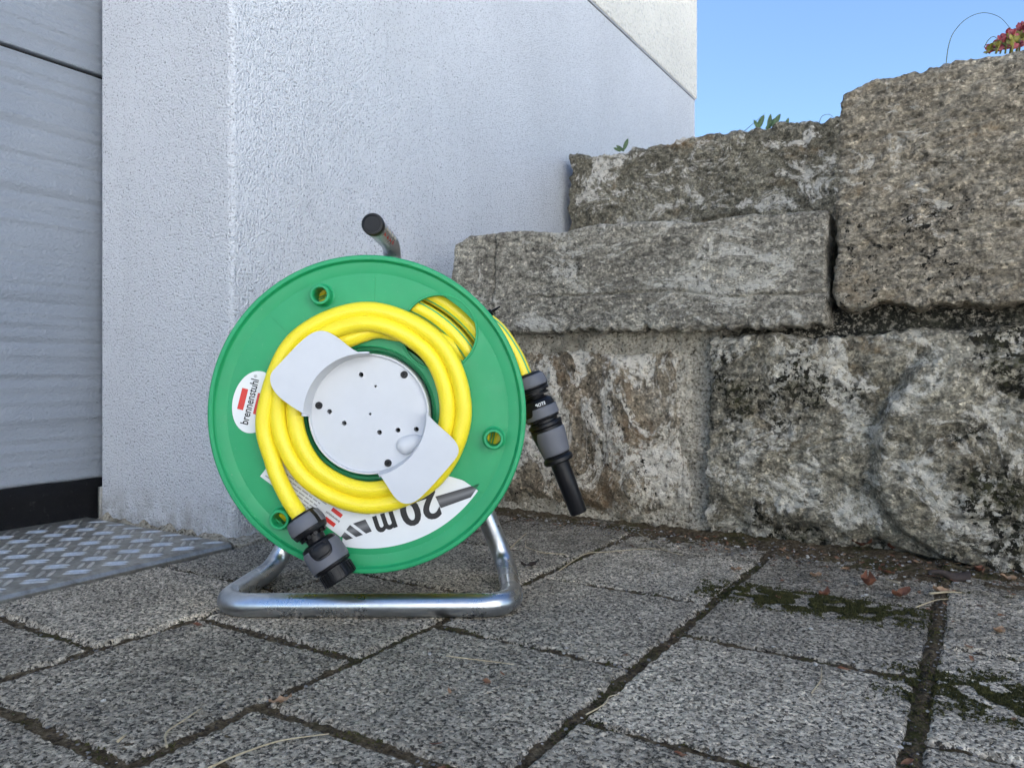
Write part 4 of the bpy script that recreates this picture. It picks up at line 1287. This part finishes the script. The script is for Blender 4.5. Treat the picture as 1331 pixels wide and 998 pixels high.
for pts_, r_, lb in STRAWS:
    q0 = on_ground(*pts_[0]); P3 = []
    for k, (x, y) in enumerate(pts_):
        g_ = on_ground(x, y, .0022); lift = .014 if (lb.startswith("kinked") and k == 1) else 0
        if lift: g_ = on_ground(x, 712, 0.0); g_ = (g_[0], g_[1], .020)
        P3.append(Vector(g_) - Vector((q0[0], q0[1], 0)))
    pth = P3 if lb.startswith("kinked") else (catmull(P3, 6) if len(P3) > 2 else P3)
    v, f, u = tube(pth, r_, 6, rf=lambda t: 1.0 - .5 * t)
    o = obj("straw", v, f, M['straw'], sharp=0); o.location = (q0[0], q0[1], 0)
    tag(o, lb, "straw", "straws on the paving")

# ------------------------------------------------------------------ weeds on top of the stones
def blade(p, d, ln, wd, bend, mat, parent, name="leaf"):
    d = Vector(d).normalized(); side = d.cross(Vector((-.526 + rnd.uniform(-.4, .4), .85, rnd.uniform(-.2, .2)))).normalized()
    fw = side.cross(d); V_ = []; F_ = []; n = 9
    for i in range(n + 1):
        t = i / n; c_ = Vector(p) + d * ln * t + fw * bend * ln * t * t + Vector((0, 0, -abs(bend) * ln * .5 * t * t)); w_ = wd * (math.sin(math.pi * (t * .9 + .1)) ** .7) * .5
        for j, s_ in enumerate((-1, -.4, 0, .4, 1)): V_.append(c_ + side * w_ * s_ + fw * (abs(s_) * w_ * .35))
    for i in range(n):
        for j in range(4): F_.append([i*5+j, (i+1)*5+j, (i+1)*5+j+1, i*5+j+1])
    return obj(name, [v_ - Vector(parent.location) for v_ in V_], F_, mat, parent, sharp=0)
def weed(px, py, y, label, specs, name="weed"):
    p = Vector(on_y(px, py, y)) - Vector((0, 0, .012))
    e = empty(name, p); tag(e, label, "weed", "weeds on the terrace stone")
    for dx, dz, ln, wd, bd in specs:
        q = p + Vector((dx, rnd.uniform(-.01, .01), 0))
        blade(q, (math.sin(dz) * CY, math.sin(dz) * SY, math.cos(dz)), ln, wd, bd, M['weed'], e)
    return e
weed(985, 163, 1.70, "leafy green weed on the terrace stone before the sky", [(0, .45, .040, .012, .1), (.004, -.3, .028, .010, .2), (.018, .75, .048, .011, .15), (.022, .1, .036, .010, -.1), (.034, .5, .040, .011, .2), (.045, -.5, .026, .010, .1), (.058, .3, .022, .008, .1)])
weed(812, 189, 1.72, "small green weed on the terrace stone by the house wall", [(0, .35, .032, .010, .1), (-.004, -.9, .025, .008, .1), (-.012, -1.0, .021, .007, .2)])
weed(846, 192, 1.74, "tiny green sprout right of the small weed by the house wall", [(0, .3, .022, .009, .1), (.004, -.6, .018, .007, .2), (-.02, .1, .014, .006, 0)])
def grass(pts_, y, r_, label, grp="grass blades on the stones"):
    P3 = [Vector(on_y(px, py, y)) for px, py in pts_]; b = P3[0].copy()
    v, f, u = tube([q - b for q in catmull(P3, 8)], r_, 6, rf=lambda t: 1 - .6 * t)
    o = obj("grass_blade", v, f, M['grass'], sharp=0); o.location = b; tag(o, label, "grass", grp)
grass([(1229, 88), (1233, 60), (1240, 42), (1256, 25), (1277, 17), (1298, 22), (1312, 36), (1316, 46)], 1.12, .0006, "tall arching grass blade on the big block beside the red sedum")
grass([(1279, 62), (1285, 52), (1292, 48), (1300, 54), (1312, 62)], 1.11, .0006, "short arching grass blade right before the red sedum")
grass([(966, 172), (980, 160), (994, 148)], 1.72, .0009, "slanting grass blade left of the leafy weed")
grass([(1064, 164), (1068, 152), (1078, 149), (1086, 156)], 1.72, .0008, "low arching grass blade on the terrace stone's right end")
# sedum: fleshy rosettes in red and yellow green
sp = Vector(on_y(1316, 66, 1.13)); sed = empty("sedum", sp)
tag(sed, "red and yellow green sedum on top of the big block", "sedum")
for st in range(14):
    t0 = st / 13
    bpx = 1284 + 56 * t0 + rnd.uniform(-3, 3)
    tpx = bpx + rnd.uniform(2, 12); tpy = 60 - 42 * t0 ** 1.1 + rnd.uniform(-3, 5)
    yy = 1.13 + rnd.uniform(-.02, .03)
    a_, b_ = Vector(on_y(bpx, 70, yy)), Vector(on_y(tpx, tpy, yy))
    v, f, u = tube([a_ - sp, a_.lerp(b_, .5) - sp, b_ - sp], .0011, 6); obj("stem", v, f, M['sedum_green'], sed, sharp=0)
    n = int(5 + 16 * t0)
    for k in range(n):
        t = .25 + .75 * k / n; q = a_.lerp(b_, t); an = k * 2.4
        d = Vector((math.cos(an), math.sin(an), .7))
        blade(q, d, .0085, .0065, .2, M['sedum_red'] if (k / n > .55 or k % 3 == 0) else M['sedum_green'], sed)
